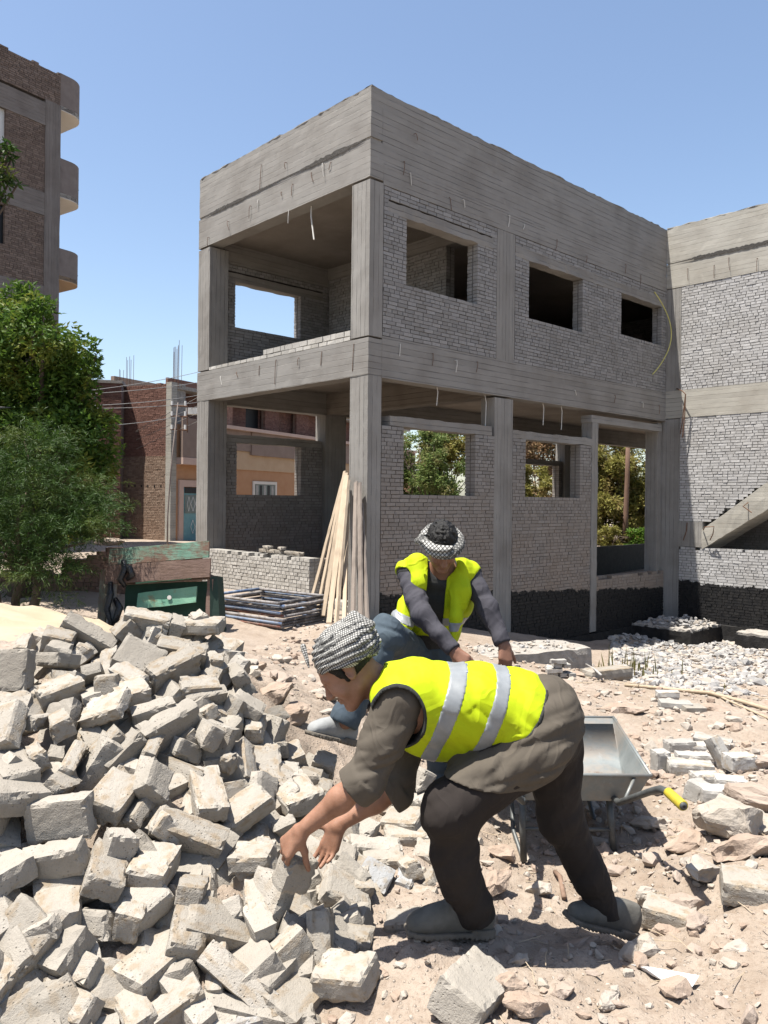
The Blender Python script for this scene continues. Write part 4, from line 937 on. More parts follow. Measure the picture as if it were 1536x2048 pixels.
def tree(name, base, blobs, n, size, leafm, seed, label, cat="tree", group=None, trunk=.16, aspect=.42, droop=0., stems=1, outw=.5, crown="crown", shell=.5):
    root = empty(name, base, label=label, cat=cat, group=group); rs = random.Random(seed)
    Bl = np.array(blobs, float); P, u = crown_points(Bl, n, seed, shell); V, F = leaves(P-np.array(base), size, seed, aspect, droop, outward=u*outw)
    link(crown, mesh_np(crown, V, F, False), root, (leafm,))
    b = MB(); top = Bl[:, :3].mean(0)-np.array(base); b0 = np.zeros(3)-[0, 0, .1]
    fork = top*.45; fork[2] = max(.4, top[2]*.45)
    for k in range(stems):
        o = np.array([rs.uniform(-.25, .25)*(k > 0), rs.uniform(-.25, .25)*(k > 0), 0])
        b.tube([b0+o, (b0+fork)/2+o*1.2+np.array([rs.uniform(-.08, .08), rs.uniform(-.08, .08), 0]), fork+o*1.5], [trunk, trunk*.8, trunk*.65], 9)
    for q in Bl[rs.sample(range(len(Bl)), min(len(Bl), 14))]:
        e = q[:3]-np.array(base); mid = fork*.5+e*.5+np.array([rs.uniform(-.15, .15), rs.uniform(-.15, .15), .1])
        b.tube([fork, mid, e], [trunk*.5, trunk*.28, .012], 6)
    b.build("trunk", root, (BARK,), True)
    return root
def blobs_px(lst, d, jd, seed, scale=1.0):
    """clump centres given where they stand: px, py, radius in m at distance d"""
    rs = np.random.RandomState(seed); o = []
    for px, py, r in lst:
        P = at_d(px, py, d+rs.uniform(-jd, jd)); o.append((*P, r*scale))
    return o
def subclumps(bl, k, f, seed):
    rs = np.random.RandomState(seed); o = list(bl)
    for (x, y, z, r) in bl:
        for _ in range(k):
            u = rs.normal(size=3); u /= np.linalg.norm(u); o.append((*(np.array([x, y, z])+u*r*.85), r*f*rs.uniform(.7, 1.2)))
    return o
tb = blobs_px([(20, 650, .55), (75, 660, .55), (110, 720, .55), (30, 740, .75), (100, 790, .65), (150, 760, .42), (165, 700, .25), (60, 830, .8), (185, 870, .42), (150, 850, .5), (205, 850, .25), (200, 920, .3),
                (-60, 680, .9), (-80, 800, 1.0), (110, 900, .7), (30, 920, .9), (170, 950, .42), (-60, 950, 1.0), (40, 1040, .9), (120, 1020, .6), (35, 610, .32), (80, 618, .25), (150, 1040, .4)], 13.0, .7, 2)
tree("broadleaf_tree", (-6.0, 13.2, tz(-6, 13.2)), subclumps(tb, 5, .42, 5), 46000, .105, LEAF_D, 21,
     "tall leafy green tree with glossy sunlit leaves at the left photo edge", trunk=.2, shell=.45)
fb = blobs_px([(20, 930, .55), (90, 900, .35), (60, 980, .6), (120, 1000, .5), (170, 1010, .3), (0, 1040, .7), (70, 1060, .6), (130, 1080, .42), (180, 1060, .2), (30, 1130, .6), (100, 1150, .5), (-60, 1000, .7), (-60, 1120, .7)], 10.6, .35, 3)
def sprays(base, top_bl, n, per, size, seed):
    """long drooping twigs set with needle leaves"""
    rs = np.random.RandomState(seed); Bl = np.array(top_bl, float); P = []; D = []
    for k in range(n):
        q = Bl[rs.randint(len(Bl))]; u = rs.normal(size=3); u[2] = abs(u[2])*.6; u /= np.linalg.norm(u); st = q[:3]+u*q[3]*rs.uniform(.2, .75); L = rs.uniform(.25, .6); d = u.copy(); d[2] += .35
        for i in range(per):
            t = (i+rs.rand())/per; p = st+d*L*t+np.array([0, 0, -.55*L*t*t]); P.append(p+rs.normal(0, .018, 3)); D.append(d+np.array([0, 0, -1.1*t]))
    return np.array(P), np.array(D)
fbase = (-4.9, 10.7, tz(-4.9, 10.7))
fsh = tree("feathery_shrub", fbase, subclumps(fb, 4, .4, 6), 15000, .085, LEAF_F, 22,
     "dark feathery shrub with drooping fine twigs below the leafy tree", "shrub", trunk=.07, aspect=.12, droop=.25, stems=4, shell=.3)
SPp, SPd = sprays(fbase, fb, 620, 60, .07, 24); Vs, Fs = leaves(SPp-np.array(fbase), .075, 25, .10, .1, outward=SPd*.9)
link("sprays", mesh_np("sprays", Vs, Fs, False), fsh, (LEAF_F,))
tw = blobs_px([(2, 305, .14), (8, 345, .12), (-25, 320, .3), (28, 362, .07), (2, 385, .1)], 9.0, .1, 4)
tree("overhanging_branch", (-6.6, 9.1, tz(-6.6, 9.1)), subclumps(tw, 5, .35, 7), 620, .09, LEAF_F, 23,
     "thin leafy sprig in front of the tall brown building's window at left", "tree", trunk=.05, shell=.2)
# greenery beyond the building, seen through its openings
def bush(px, py_top, py_bot, d, half, m, seed, label, n=16000, size=.16, name="bush", group="bushes behind the building", aspect=.4):
    c0 = at_d(px, py_bot, d); zt = at_d(px, py_top, d)[2]; rs = np.random.RandomState(seed); bl_ = []
    gz = tz(c0[0], c0[1]); H = zt-gz
    for _ in range(26):
        f = rs.rand(); r = rs.uniform(.22, .42)*min(half, H*.5)
        bl_.append((c0[0]+rs.uniform(-half, half)*(1-.35*f), c0[1]+rs.uniform(-.8, .8), gz+r*.6+(H-r*1.4)*f, r))
    return tree(name, (c0[0], c0[1], gz), subclumps(bl_, 3, .5, seed), n, size, m, seed, label, "bush", group, trunk=.06, stems=3, aspect=aspect, shell=.35)
bush(815, 760, 1010, 32, 1.6, LEAF_G, 31, "green bush at the left half of the first ground floor window")
bush(905, 800, 1010, 33, 1.5, LEAF_Y, 32, "yellowish bush at the right half of the first ground floor window")
bush(860, 830, 1020, 30, 1.3, LEAF_G, 33, "pale green creeper mound low in the first ground floor window", size=.13)
bush(1075, 780, 1020, 36, 1.5, LEAF_B, 34, "rusty brown dry bush seen through the second ground floor window", n=20000)
bush(1135, 760, 1020, 38, 2.2, LEAF_B, 35, "dry reddish tree behind the brown bush", n=20000)
bush(1062, 925, 1015, 33, .8, LEAF_Y, 36, "small olive bush at the foot of the brown dry bush", n=7000)
bush(1205, 850, 1062, 36, 1.9, LEAF_Y, 37, "olive yellow reed bush at the left of the entrance opening", n=24000, aspect=.22, size=.22)
bush(1262, 905, 1064, 35, 1.6, LEAF_Y, 38, "dry yellow bush right of the brown post in the entrance opening", n=18000, size=.18)
bush(1300, 840, 1000, 39, 1.9, LEAF_D, 39, "dark green tree at the upper right of the entrance opening", n=16000)
bush(1225, 1052, 1092, 33.2, 1.1, LEAF_Y, 40, "low straw coloured plants beyond the black plinth", n=6000, size=.14)
bush(1285, 1054, 1092, 33, .9, LEAF_L, 41, "bright green low plants beyond the black plinth", n=7000, size=.14)
pl = at_d(1250, 1075, 33.5); gz = tz(pl[0], pl[1])
po = MB().tube([(0, 0, -.2), (.02, 0, 1.5), (.07, 0, 3.2), (.09, 0, 5.2)], [.12, .11, .10, .09], 10).build("wooden_post", None, (mat_simple("weathered_post", (.15, .09, .065), (.22, .14, .10), 12, .9, .5, .01, 30, (1, 1, .2)),), True,
     label="brown wooden pole standing among bushes behind the entrance opening", cat="pole"); po.location = (pl[0], pl[1], gz)
# ------------------------------------------------------------------ tall brown block of flats on the left
A0 = np.array([-10.9, 26.7]); fd = np.array([.573, .819]); fa = math.atan2(fd[1], fd[0])
T_ = empty("block_of_flats", (A0[0], A0[1], 0), fa, label="tall brown brick block of flats with rounded balconies at the left photo edge", cat="building")
# local frame: x along the facade (towards far right), y = into the building (left of x), facade faces -y
def tbx(name, lo, hi, m, step=.4, jit=.008, seed=3): return MB().rbox(lo, hi, step, jit, seed).build(name, T_, (m,))
mbr = (BRK_BRN, MOR_BRN)
CON_D = mat_concrete("concrete_brownish", True, (.19, .165, .15), (.27, .24, .22))
CON_DH = mat_concrete("concrete_brownish_level", False, (.19, .165, .15), (.27, .24, .22))
tbx("core", (-12, .3, -.5), (-.02, 9, 14.3), DARKG, 3, 0)
fl = [2.35, 5.45, 8.5, 11.55, 14.5]
for i, z in enumerate(fl):
    tbx("floor_beam", (-12, -.02, z-.75), (-.55, .3, z), CON_DH, .3)
tbx("column", (-.55, -.03, -.5), (0, .5, 14.6), CON_D, .3)
for i in range(5):
    z0 = -.3 if i == 0 else fl[i-1]; z1 = fl[i]-.75
    masonry("brick_wall", T_, (-12, 0), (1, 0), (0, -1), 0, 11.45, z0, z1, [(8.6, 10.12, z0+1.0, z0+2.2)], mats=mbr, seed=60+i, back=False, thick=.2)
    wn_ = MB().box((-3.4, .10, z0+1.0), (-1.88, .16, z0+2.2)); wn_.build("window", T_, (WHITE if i == 4 else DARKG,))
masonry("brick_wall", T_, (-12, 0), (1, 0), (0, -1), 0, 12.0, 14.6, 15.7, mats=mbr, seed=70, back=False, ragged=.2)
masonry("brick_wall", T_, (0, 0), (0, 1), (1, 0), .5, 9, -.3, 14.5, mats=mbr, seed=71, back=False)
def balcony(z0, z1, soff, seed):
    """curved brick balcony leaving the corner, seen edge on"""
    N = 24; out = []
    for k in range(N+1):
        a = math.pi/2*k/N; out.append((.38+.68*math.sin(a), .02+.75*(1-math.cos(a))) if k else (0, .02))
    out.append((1.06, 3.4)); out.append((0, 3.4)); n = len(out)
    b = MB()
    def ringwall(r0, zz0, zz1, m):
        V = []; 
        for (x, y) in out[:N+2]:
            V += [(x, y, zz0), (x, y, zz1), (max(x-r0, 0), y+r0*.6, zz1), (max(x-r0, 0), y+r0*.6, zz0)]
        F = []
        for i in range(N+1):
            for q in range(4): F.append((i*4+q, (i+1)*4+q, (i+1)*4+(q+1) % 4, i*4+(q+1) % 4))
        b.add(V, F, m)
    ringwall(.12, z0+.02, z1, 0)
    o = b.build("balcony", T_, (PLA_BRN,)); auto_smooth(o, 50)
    s = MB(); V = [(x, y, z0) for x, y in out]+[(x, y, z0+.15) for x, y in out]
    s.add(V, [tuple(range(n))[::-1], tuple(range(n, 2*n))]+[(i, (i+1) % n, n+(i+1) % n, n+i) for i in range(n)])
    s.build("balcony_slab", o, (soff,))
balcony(14.5, 15.72, PLA_WHT, 1); balcony(11.6, 12.9, PLA_WHT, 2); balcony(8.85, 9.9, PLA_TAN, 3); balcony(5.6, 6.8, PLA_TAN, 4)
for z in (12.25, 9.2):
    MB().tube([(1.05, .9, z+.25), (1.5, 1.2, z+.3)], .03, 6).tube([(1.05, .9, z+.02), (1.35, 1.1, z+.05), (1.45, 1.15, z+.28)], .012, 5).build("laundry_bracket", T_, (DARKG,))
# ------------------------------------------------------------------ red brick house behind
H0 = np.array([-8.5, 32.0]); hd = np.array([.469, .883]); ha = math.atan2(hd[1], hd[0])
Hh = empty("brick_house", (H0[0], H0[1], 0), ha, label="two-storey red brick house with plastered ground floor and turquoise door behind the concrete building", cat="house")
# local: x along the street front (receding right), y>0 = along the side wall (receding left); front faces -y, side faces -x
def hb(name, lo, hi, m, par=None): return MB().box(lo, hi).build(name, par or Hh, (m,))
mrd = (BRK_RED, MOR_RED); mtn = (mat_brick("tan_brick", (.24, .16, .115), (.38, .275, .205)), MOR_RED)
masonry("side_wall", Hh, (0, 0), (0, 1), (-1, 0), .28, 9, 3.3, 6.2, mats=mrd, seed=81, back=False, ragged=.1)
masonry("side_wall", Hh, (0, 0), (0, 1), (-1, 0), .28, 9, -.5, 3.3, mats=mtn, seed=82, back=False)
hb("column", (-.02, -.0, -.5), (.3, .28, 6.25), CON_W)
hb("floor_beam", (.02, .28, 3.2), (.2, 9, 3.32), CON_R)
for y in np.arange(.5, 3.0, .35): MB().box((-.012, y, 2.05), (.02, y+.06, 2.13)).build("putlog_hole", Hh, (DARKG,))
hb("front_wall", (.3, .0, -.5), (22, .25, 4.6), PLA_ORA)
hb("front_band", (1.95, -.05, 2.92), (22, -.0, 3.75), PLA_TAN)
hb("front_ledge", (.3, -.35, 2.98), (1.95, .0, 3.25), PLA_PNK)
hb("dado", (2.25, -.03, -.5), (22, .0, 1.05), PLA_TAN)
hb("balcony_front", (.3, -.32, 3.25), (1.25, -.2, 4.85), PLA_GRY); hb("balcony_end", (1.25, -.3, 3.25), (1.9, -.2, 4.3), PLA_TAN)
hb("balcony_front", (1.95, -.12, 3.752), (5.0, -.0, 4.65), PLA_GRY); hb("balcony_front", (5.0, -.18, 3.6), (22, -.0, 4.65), PLA_GRY)
hb("ledge_cap", (1.9, -.3, 4.652), (22, .9, 4.80), PLA_PNK)
masonry("upper_wall", Hh, (0, .9), (1, 0), (0, -1), .3, 22, 4.8, 6.3, [(5.9, 6.9, 4.9, 6.2)], mats=mrd, seed=83, back=False)
for x in (3.4, 6.95, 9.6): 
    masonry("brick_pier", Hh, (0, .55), (1, 0), (0, -1), x, x+1.1, 4.81, 6.28, mats=(mat_brick("light_red_brick", (.34, .19, .14), (.48, .29, .22)), MOR_RED) if x == 3.4 else Hh["_m"] if False else mrd, seed=int(x*10), back=False)
hb("column", (.3, .28, 3.4), (1.1, .5, 6.3), CON_R)
hb("upper_opening", (5.9, .95, 4.9), (6.9, 1.1, 6.2), DARKG)
dr = hb("door", (.70, -.05, -.3), (1.75, -.03, 2.05), TURQ)
hb("door_grille", (.75, -.07, 1.0), (1.70, -.055, 1.75), SHUT, dr); hb("transom", (.73, -.07, 1.82), (1.73, -.055, 2.05), DARKG, dr)
dia = MB()
for cx_, cz_, rx, rz in [(1.22, .45, .13, .28), (1.22, 1.38, .13, .30), (.97, 1.38, .09, .30), (1.47, 1.38, .09, .30)]:
    q = [(cx_-rx, -.06, cz_), (cx_, -.06, cz_+rz), (cx_+rx, -.06, cz_), (cx_, -.06, cz_-rz), (cx_-rx, -.06, cz_)]
    for a, b_ in zip(q[:-1], q[1:]): dia.tube([tuple(np.array(a)-[0, .015, 0]), tuple(np.array(b_)-[0, .015, 0])], .012, 5)
dia.build("door_ornament", dr, (WHITE,))
hb("door_surround", (.40, -.08, -.5), (.66, -.0, 2.35), PLA_PNK); hb("door_surround", (.66, -.08, 2.08), (2.2, -.0, 2.35), PLA_PNK); hb("door_surround", (1.78, -.08, -.5), (2.2, 0, 2.08), PLA_PNK)
for x in (5.4, 9.6, 13.2):
    w_ = hb("window", (x, -.03, 1.25), (x+1.6, .0, 2.3), SHUT)
    hb("window_frame", (x-.12, -.06, 1.15), (x+.0, .0, 2.43), PLA_WHT, w_); hb("window_frame", (x+1.6, -.06, 1.15), (x+1.72, .0, 2.43), PLA_WHT, w_); hb("window_frame", (x, -.06, 2.3), (x+1.6, .0, 2.43), PLA_WHT, w_)
    for k in range(5): hb("shutter_slat", (x+.1+k*.3, -.045, 1.3), (x+.28+k*.3, -.03, 2.25), DARKG if k % 2 else WIRE_G, w_)
hb("roof_slab", (.2, .2, 6.05), (22, 9, 6.2), CON_R)
hb("roof_parapet", (.3, 3.5, 6.2), (8, 3.7, 6.75), PLA_GRY); hb("roof_parapet", (.3, .5, 6.2), (6, .62, 6.5), BRK_RED)
for gx_, gy_, nn_, h_ in [(.25, .1, 5, 1.75), (.6, .5, 4, 1.6), (.1, 2.6, 5, 1.35), (.4, 3.3, 3, .9)]:
    for k in range(nn_): MB().tube([(gx_+.1*k, gy_+.05*(k % 2), 6.1), (gx_+.1*k+rng.uniform(-.03, .03), gy_+.05*(k % 2), 6.2+h_*rng.uniform(.85, 1.05))], .009, 5).build("starter_bar", Hh, (RUST,))
# satellite dish on the roof
dq = at_d(312, 785, 33.5); ds = MB(); N = 24
for k in range(9):
    pass
V = []
for k in range(9):
    r = .62*k/8
    for j in range(N):
        a = 2*math.pi*j/N; V.append((r*math.cos(a), .22*(r/.62)**2, r*math.sin(a)))
ds.add(V, [(k*N+j, k*N+(j+1) % N, (k+1)*N+(j+1) % N, (k+1)*N+j) for k in range(8) for j in range(N)])
ds.tube([(0, .05, -.1), (0, .3, -.75)], .04, 6)
d_o = ds.build("satellite_dish", None, (mat_simple("dish_grey", (.20, .18, .19), (.26, .24, .25), 6, .5, .1),), True, label="grey round satellite dish on the red brick house's roof", cat="satellite dish")
d_o.location = dq-np.array([0, 0, .35]); d_o.rotation_euler = (R_(-20), 0, R_(30))
# neighbour block whose edge shades the red brick side wall, hidden by the tree
Nb = empty("neighbour_house", (-12.35, 32.0, 0), R_(10), label="dull red brick neighbour house half hidden behind the leafy tree at left", cat="house")
masonry("brick_wall", Nb, (0, 0), (1, 0), (0, -1), -3, 1.75, -.4, 6.2, [(-1.2, -.4, 5.0, 5.9)], mats=mrd, seed=91, back=False)
MB().box((-3, .2, -.4), (1.74, 1.6, 6.15)).build("core", Nb, (PLA_BRN,)); MB().box((-3, -.05, 6.2), (1.8, 1.6, 6.32)).build("roof", Nb, (CON_R,))
MB().box((-1.2, .08, 5.0), (-.4, .14, 5.9)).build("window", Nb, (WHITE,))
# broken mud-brick wall under the tree
Wl = empty("garden_wall", (-4.75, 14.2, 0), R_(8), label="broken low brick garden wall in shade behind the green cart", cat="wall")
masonry("brick_wall", Wl, (0, 0), (1, 0), (0, -1), -3.2, 1.5, -.3, .78, keep=lambda s, z: z < .75-.25*abs(math.sin(s*2.1))-.3*(s < -.9), mats=(mat_brick("mud_brick", (.20, .12, .085), (.30, .19, .14)), MOR_RED), seed=92)
V, F = rockV[3]; link("coping_stone", mesh_np("stone", V*[.32, .2, .12], F), Wl, (ROCKR,)).location = (-.1, .1, .82)
# street lamp and pole with wires in front of the house
pb = at_d(335, 1060, 27.0); Pl = empty("utility_pole", (pb[0], pb[1], tz(pb[0], pb[1])), label="thin bent utility pole carrying many cables in front of the brick house", cat="utility pole")
tp = at_d(356, 805, 27.0)-np.array([pb[0], pb[1], tz(pb[0], pb[1])])
MB().tube([(0, 0, -.2), (0, 0, 1.2), (tp[0]*.3, 0, tp[2]*.55), (tp[0], 0, tp[2])], [.03, .026, .024, .018], 8).build("pole", Pl, (PLA_BRN,), True)
ar = MB()
for dz in (0, .35, .8): ar.tube([(tp[0]-.25, 0, tp[2]-.1-dz), (tp[0]+.3, .1, tp[2]-.12-dz)], .025, 6)
ar.tube([(tp[0]+.28, .1, tp[2]+.0), (tp[0]+.3, .1, tp[2]-1.0)], .02, 6); ar.build("cross_arm", Pl, (RUST,))
for dz in (0, .35, .8):
    for s in (-.2, .25): MB().tube([(tp[0]+s, 0, tp[2]-.1-dz), (tp[0]+s, 0, tp[2]+.05-dz)], .04, 6).build("insulator", Pl, (WHITE,))
lp = at_d(388, 822, 27.5); lz = tz(lp[0], lp[1])
Lm = empty("street_lamp", (lp[0]+1.0, lp[1], lz), label="white street lamp head beside the concrete building's left column", cat="street lamp")
MB().tube([(0, 0, -.1), (0, 0, lp[2]-lz-.3), (-.35, 0, lp[2]-lz)], .05, 8).build("post", Lm, (WIRE_G,), True)
MB().rbox((-1.25, -.16, lp[2]-lz-.12), (-.35, .16, lp[2]-lz+.1), .2, .01, 3).build("lamp_head", Lm, (WHITE,))
CAB = mat_simple("cable", (.22, .21, .20), (.30, .29, .27), 5, .5, 0)
def cable(p, q, sag, r=.012, lab="", g="overhead cables at left"):
    p, q = np.array(p), np.array(q); pts = [p*(1-t)+q*t-np.array([0, 0, sag*4*t*(1-t)]) for t in np.linspace(0, 1, 18)]
    MB().tube(pts, r, 5).build("overhead_cable", None, (CAB,), True, label=lab, cat="cable", group=g)
for (a, b, lab) in [((-60, 804, 12.0), (420, 738, 27), "topmost overhead cable running up from the tree towards the concrete building"),
                    ((-60, 795, 12.0), (420, 760, 27), "overhead cable second from the top, above the house's roof edge"),
                    ((-40, 816, 11.5), (420, 786, 27), "overhead cable third from the top, crossing in front of the tree"),
                    ((-40, 813, 11.5), (420, 801, 27), "nearly level overhead cable below the third one"),
                    ((-40, 856, 11.5), (360, 832, 27), "lowest overhead cable, ending at the utility pole")]:
    cable(at_d(*a), at_d(*b), .12, .008, lab)
for k, (x0, y0, x1, y1) in enumerate([(272, 862, 395, 795), (272, 864, 395, 812), (272, 880, 397, 826), (272, 898, 397, 842)]):
    cable(at_d(x0, y0, 31.0), at_d(x1, y1, 27), .0, .009, "short service cable from the house's side wall to the utility pole", "service cables of the brick house")
# ------------------------------------------------------------------ green wooden cart body standing on end
def mat_painted(name, paint, paint2, wood, amount=.5, stretch=(.6, 5, 5), rust=None):
    t = NT(name); v = t.coord(stretch); gr = t.noise(8, 6, .7, v); w = t.noise(1.9, 5, .7)
    wc = t.mix(t.ramp(gr, .35, .68), wood, tuple(x*1.5 for x in wood)); pc = t.mix(t.ramp(t.noise(3, 4), .35, .65), paint, paint2)
    k = t.ramp(t.math('ADD', t.math('MULTIPLY', w, .7), t.math('MULTIPLY', gr, .3)), amount-.05, amount+.05)
    c = t.mix(k, wc, pc)
    if rust: c = t.mix(t.ramp(t.noise(2.3, 5, .7), .55, .66, 0, .85), c, rust)
    t.col(c).rough(.8); t.bump(t.math('ADD', gr, t.math('MULTIPLY', k, .6)), .5, .006); return t.m
WOODB = (.15, .095, .07)
P_TOP = mat_painted("green_paint_worn", (.14, .27, .20), (.20, .34, .26), WOODB, .50)
P_BRN = mat_painted("brown_board_worn", (.17, .11, .09), (.22, .15, .12), (.13, .085, .065), .45)
P_DRK = mat_painted("dark_green_panel", (.035, .085, .062), (.05, .115, .085), (.05, .05, .04), .36)
P_LGT = mat_painted("pale_green_plank", (.16, .36, .25), (.24, .44, .31), (.24, .17, .09), .42, (.8, 5, 5), (.16, .07, .03))
P_PST = mat_painted("weathered_post_green", (.16, .19, .15), (.24, .26, .21), (.17, .13, .10), .5, (5, 5, .6))
BLKP = mat_simple("black_plastic", (.012, .012, .013), (.025, .025, .028), 8, .35, .9, .02, 18, spec=.5)
cz = tz(-3.85, 11.0)-.05
Ct = empty("wooden_cart", (-3.86, 11.0, cz), R_(-3), label="green painted wooden cart body standing on end behind the block heap", cat="cart")
Ct.rotation_euler = (R_(-9), 0, R_(-3)); slope = .085
def cartb(name, x0, x1, z0, z1, y0, y1, m, tilt=slope, seed=1, par=None):
    b = MB().rbox((x0, y0, z0), (x1, y1, z1), .12, .006, seed); P = b.v
    for i in range(len(P)): P[i] = P[i].copy(); P[i][:, 2] += P[i][:, 0]*tilt
    return b.build(name, par or Ct, (m,))
cartb("top_board", .06, 1.45, .85, 1.075, -.05, .0, P_TOP, .095, 1)
cartb("brown_board", .04, 1.49, .59, .845, -.075, -.02, P_BRN, .085, 2)
cartb("green_panel", .18, 1.40, .0, .60, .34, .38, P_DRK, .06, 3)
cartb("shade_board", .08, 1.46, .60, .635, -.02, .55, P_BRN, .085, 9)  # added board, keeps the sun off the recessed green panel
cartb("batten", .46, 1.22, .555, .585, -.045, -.02, P_LGT, .11, 4)
cartb("post", -.05, .06, -.1, .80, -.03, .05, P_PST, 0, 5)
cartb("post", .07, .17, -.1, .62, -.02, .04, WIRE_G, 0, 6)
cartb("side_board", 1.44, 1.52, -.1, .60, .0, .12, P_BRN, .06, 7)
sb = MB(); sb.add([(1.52, -.04, .0), (1.66, .02, -.1), (1.56, .05, .74), (1.48, -.02, .72), (1.54, .3, .0), (1.68, .3, -.1), (1.58, .3, .74), (1.5, .3, .72)], [(0, 1, 2, 3), (4, 7, 6, 5), (1, 5, 6, 2), (0, 3, 7, 4), (3, 2, 6, 7), (0, 4, 5, 1)])
sb.build("side_flap", Ct, (mat_painted("shaded_green", (.02, .04, .03), (.03, .055, .042), (.03, .028, .024), .4),))  # near-black green: the flap's shade is put into its colour
lp_ = cartb("patch_plank", .48, 1.30, .20, .42, .0, .035, P_LGT, .13, 8)
MB().tube([(.93, -.02, .43), (.93, .02, .43)], .03, 12).build("bolt", lp_, (WIRE_P,))
bagb = MB(); rs = np.random.RandomState(3)
for pts in ([(.28, -.09, .92), (.33, -.13, .80), (.26, -.12, .66), (.34, -.1, .56)], [(.30, -.1, .86), (.40, -.14, .80), (.43, -.12, .72), (.36, -.12, .66)], [(.12, -.08, .62), (.14, -.11, .45), (.10, -.1, .25), (.17, -.11, .08), (.12, -.08, -.05)], [(.2, -.08, .4), (.28, -.1, .28), (.24, -.1, .12), (.17, -.08, .05)]):
    bagb.tube(pts, [.035, .05, .045, .03][:len(pts)] + [.03]*(len(pts)-4), 8)
bagb.build("black_rag", Ct, (BLKP,), True)
# ------------------------------------------------------------------ pile of steel scaffold frames
def mat_tube(name, a, b, c):
    t = NT(name); n = t.noise(5, 5, .7); m2 = t.noise(22, 4, .7)
    cc = t.mix(t.ramp(n, .45, .55), a, b); cc = t.mix(t.ramp(m2, .55, .68), cc, c); t.col(cc).rough(.6); t.bump(m2, .3, .003); return t.m
TB = [mat_tube("blue_tube", (.10, .15, .26), (.22, .27, .36), (.33, .31, .28)), mat_tube("grey_tube", (.17, .16, .16), (.30, .28, .27), (.12, .075, .05)), mat_tube("dark_tube", (.06, .055, .055), (.14, .125, .12), (.30, .28, .26)),
      mat_tube("red_tube", (.30, .10, .065), (.22, .13, .10), (.36, .33, .30))]
K0 = np.array([-1.46, 11.55]); K1 = np.array([-2.62, 12.45]); K2 = np.array([-.86, 12.5]); K3 = K1+K2-K0
gz = min(tz(*K0), tz(*K1), tz(*K2))
FR = ["grey scaffold frame with one long blue side, topmost of the frame stack", "blue scaffold frame second from the top of the frame stack", "dark rusty scaffold frame third from the top of the frame stack",
      "blue and grey scaffold frame in the middle of the frame stack", "orange-red scaffold frame below the middle of the frame stack", "grey scaffold frame third from the bottom of the frame stack", "blue scaffold frame second from the bottom of the frame stack", "rusty red scaffold frame at the bottom of the frame stack"]
for k in range(8):
    i = 7-k; z = tz(*K0)+.05+.046*k*1.05
    jx = np.random.RandomState(50+k).uniform(-.05, .05, 2); a = tz(*K0)
    c = [np.array([*(q+jx), z]) for q in (K0, K1, K3, K2)]
    o = empty("scaffold_frame", tuple(c[0]), label=FR[i], cat="scaffold frame", group="stacked scaffold frames")
    L_ = lambda p: tuple(np.array(p)-c[0])
    m = [TB[1], TB[0], TB[2], TB[0], TB[3], TB[1], TB[0], TB[3]][i]; m2 = [TB[0], TB[1], TB[2], TB[1], TB[1], TB[2], TB[1], TB[2]][i]
    rs_ = np.random.RandomState(k)
    for q, (p0, p1, mm) in enumerate([(c[0], c[1], m), (c[1], c[2], m2), (c[2], c[3], [TB[0], TB[1]][k % 2]), (c[3], c[0], TB[2] if k % 3 else TB[1])]):
        MB().tube([L_(p0), L_((p0+p1)/2+np.array([0, 0, rs_.uniform(-.008, .008)])), L_(p1)], .024, 8).build("tube", o, (mm,), True)
    p0 = c[0]*.75+c[1]*.25; p1 = c[3]*.75+c[2]*.25
    if k in (2, 5): MB().tube([L_(p0), L_(p1)], .016, 6).build("cross_tube", o, (TB[2],), True)
# ------------------------------------------------------------------ timber boards leaning on the corner column
def mat_timber(name, a, b):
    t = NT(name); v = t.coord((9, 9, .5)); g = t.noise(3, 6, .7, v)
    c = t.mix(t.ramp(g, .3, .7), a, b); c = t.mix(t.ramp(t.noise(3, 4), .5, .7, 0, .6), c, tuple(x*.6 for x in a))
    c = t.mix(1.0, c, t.mix(t.rand(), (.85, .85, .85), (1.12, 1.12, 1.12)), 'MULTIPLY')
    t.col(c).rough(.88); t.bump(g, .5, .004); return t.m
TIM = mat_timber("pale_timber", (.40, .31, .22), (.55, .45, .335)); TIMG = mat_timber("grey_timber", (.20, .165, .14), (.30, .255, .22))
def board(p, q, w, th, m, lab, face, g="boards leaning on the corner column"):
    p, q = np.array(p, float), np.array(q, float); d = q-p; L = np.linalg.norm(d); z = d/L
    f = np.array(face, float); y = f-z*(f@z); y /= np.linalg.norm(y); x = np.cross(y, z)
    b = MB().rbox((-w/2, -th/2, 0), (w/2, th/2, L), .09, .004, int(abs(p[0]*77)+abs(q[2]*131)) % 60)
    o = b.build("timber_board", None, (m,), label=lab, cat="board", group=g)
    o.matrix_world = Matrix(((x[0], y[0], z[0], p[0]), (x[1], y[1], z[1], p[1]), (x[2], y[2], z[2], p[2]), (0, 0, 0, 1)))
    return o
def onL(s, z, out=.06): q = C0+U2*s-V2*out; return (q[0], q[1], z)
fcam = (-.3, -1, .3); nL = (-.73, -.68, .2)
def gpt(px, py, d): P = at_d(px, py, d); return (P[0], P[1], max(P[2], tz(P[0], P[1])-.02))
board(gpt(624, 1198, 12.9), onL(.44, 2.06, .10), .065, .03, TIM, "leftmost pale board leaning on the corner column, flattest slant", nL)
board(gpt(636, 1218, 12.5), onL(.40, 2.08, .13), .06, .03, TIM, "second pale board from the left, leaning on the corner column", nL)
board(gpt(646, 1232, 12.2), onL(.34, 2.05, .16), .07, .04, TIM, "third board from the left, brownish, leaning on the corner column", fcam)
board(gpt(658, 1246, 11.9), onL(.28, 2.0, .20), .085, .04, TIM, "widest brown board in the middle of the leaning boards", fcam)
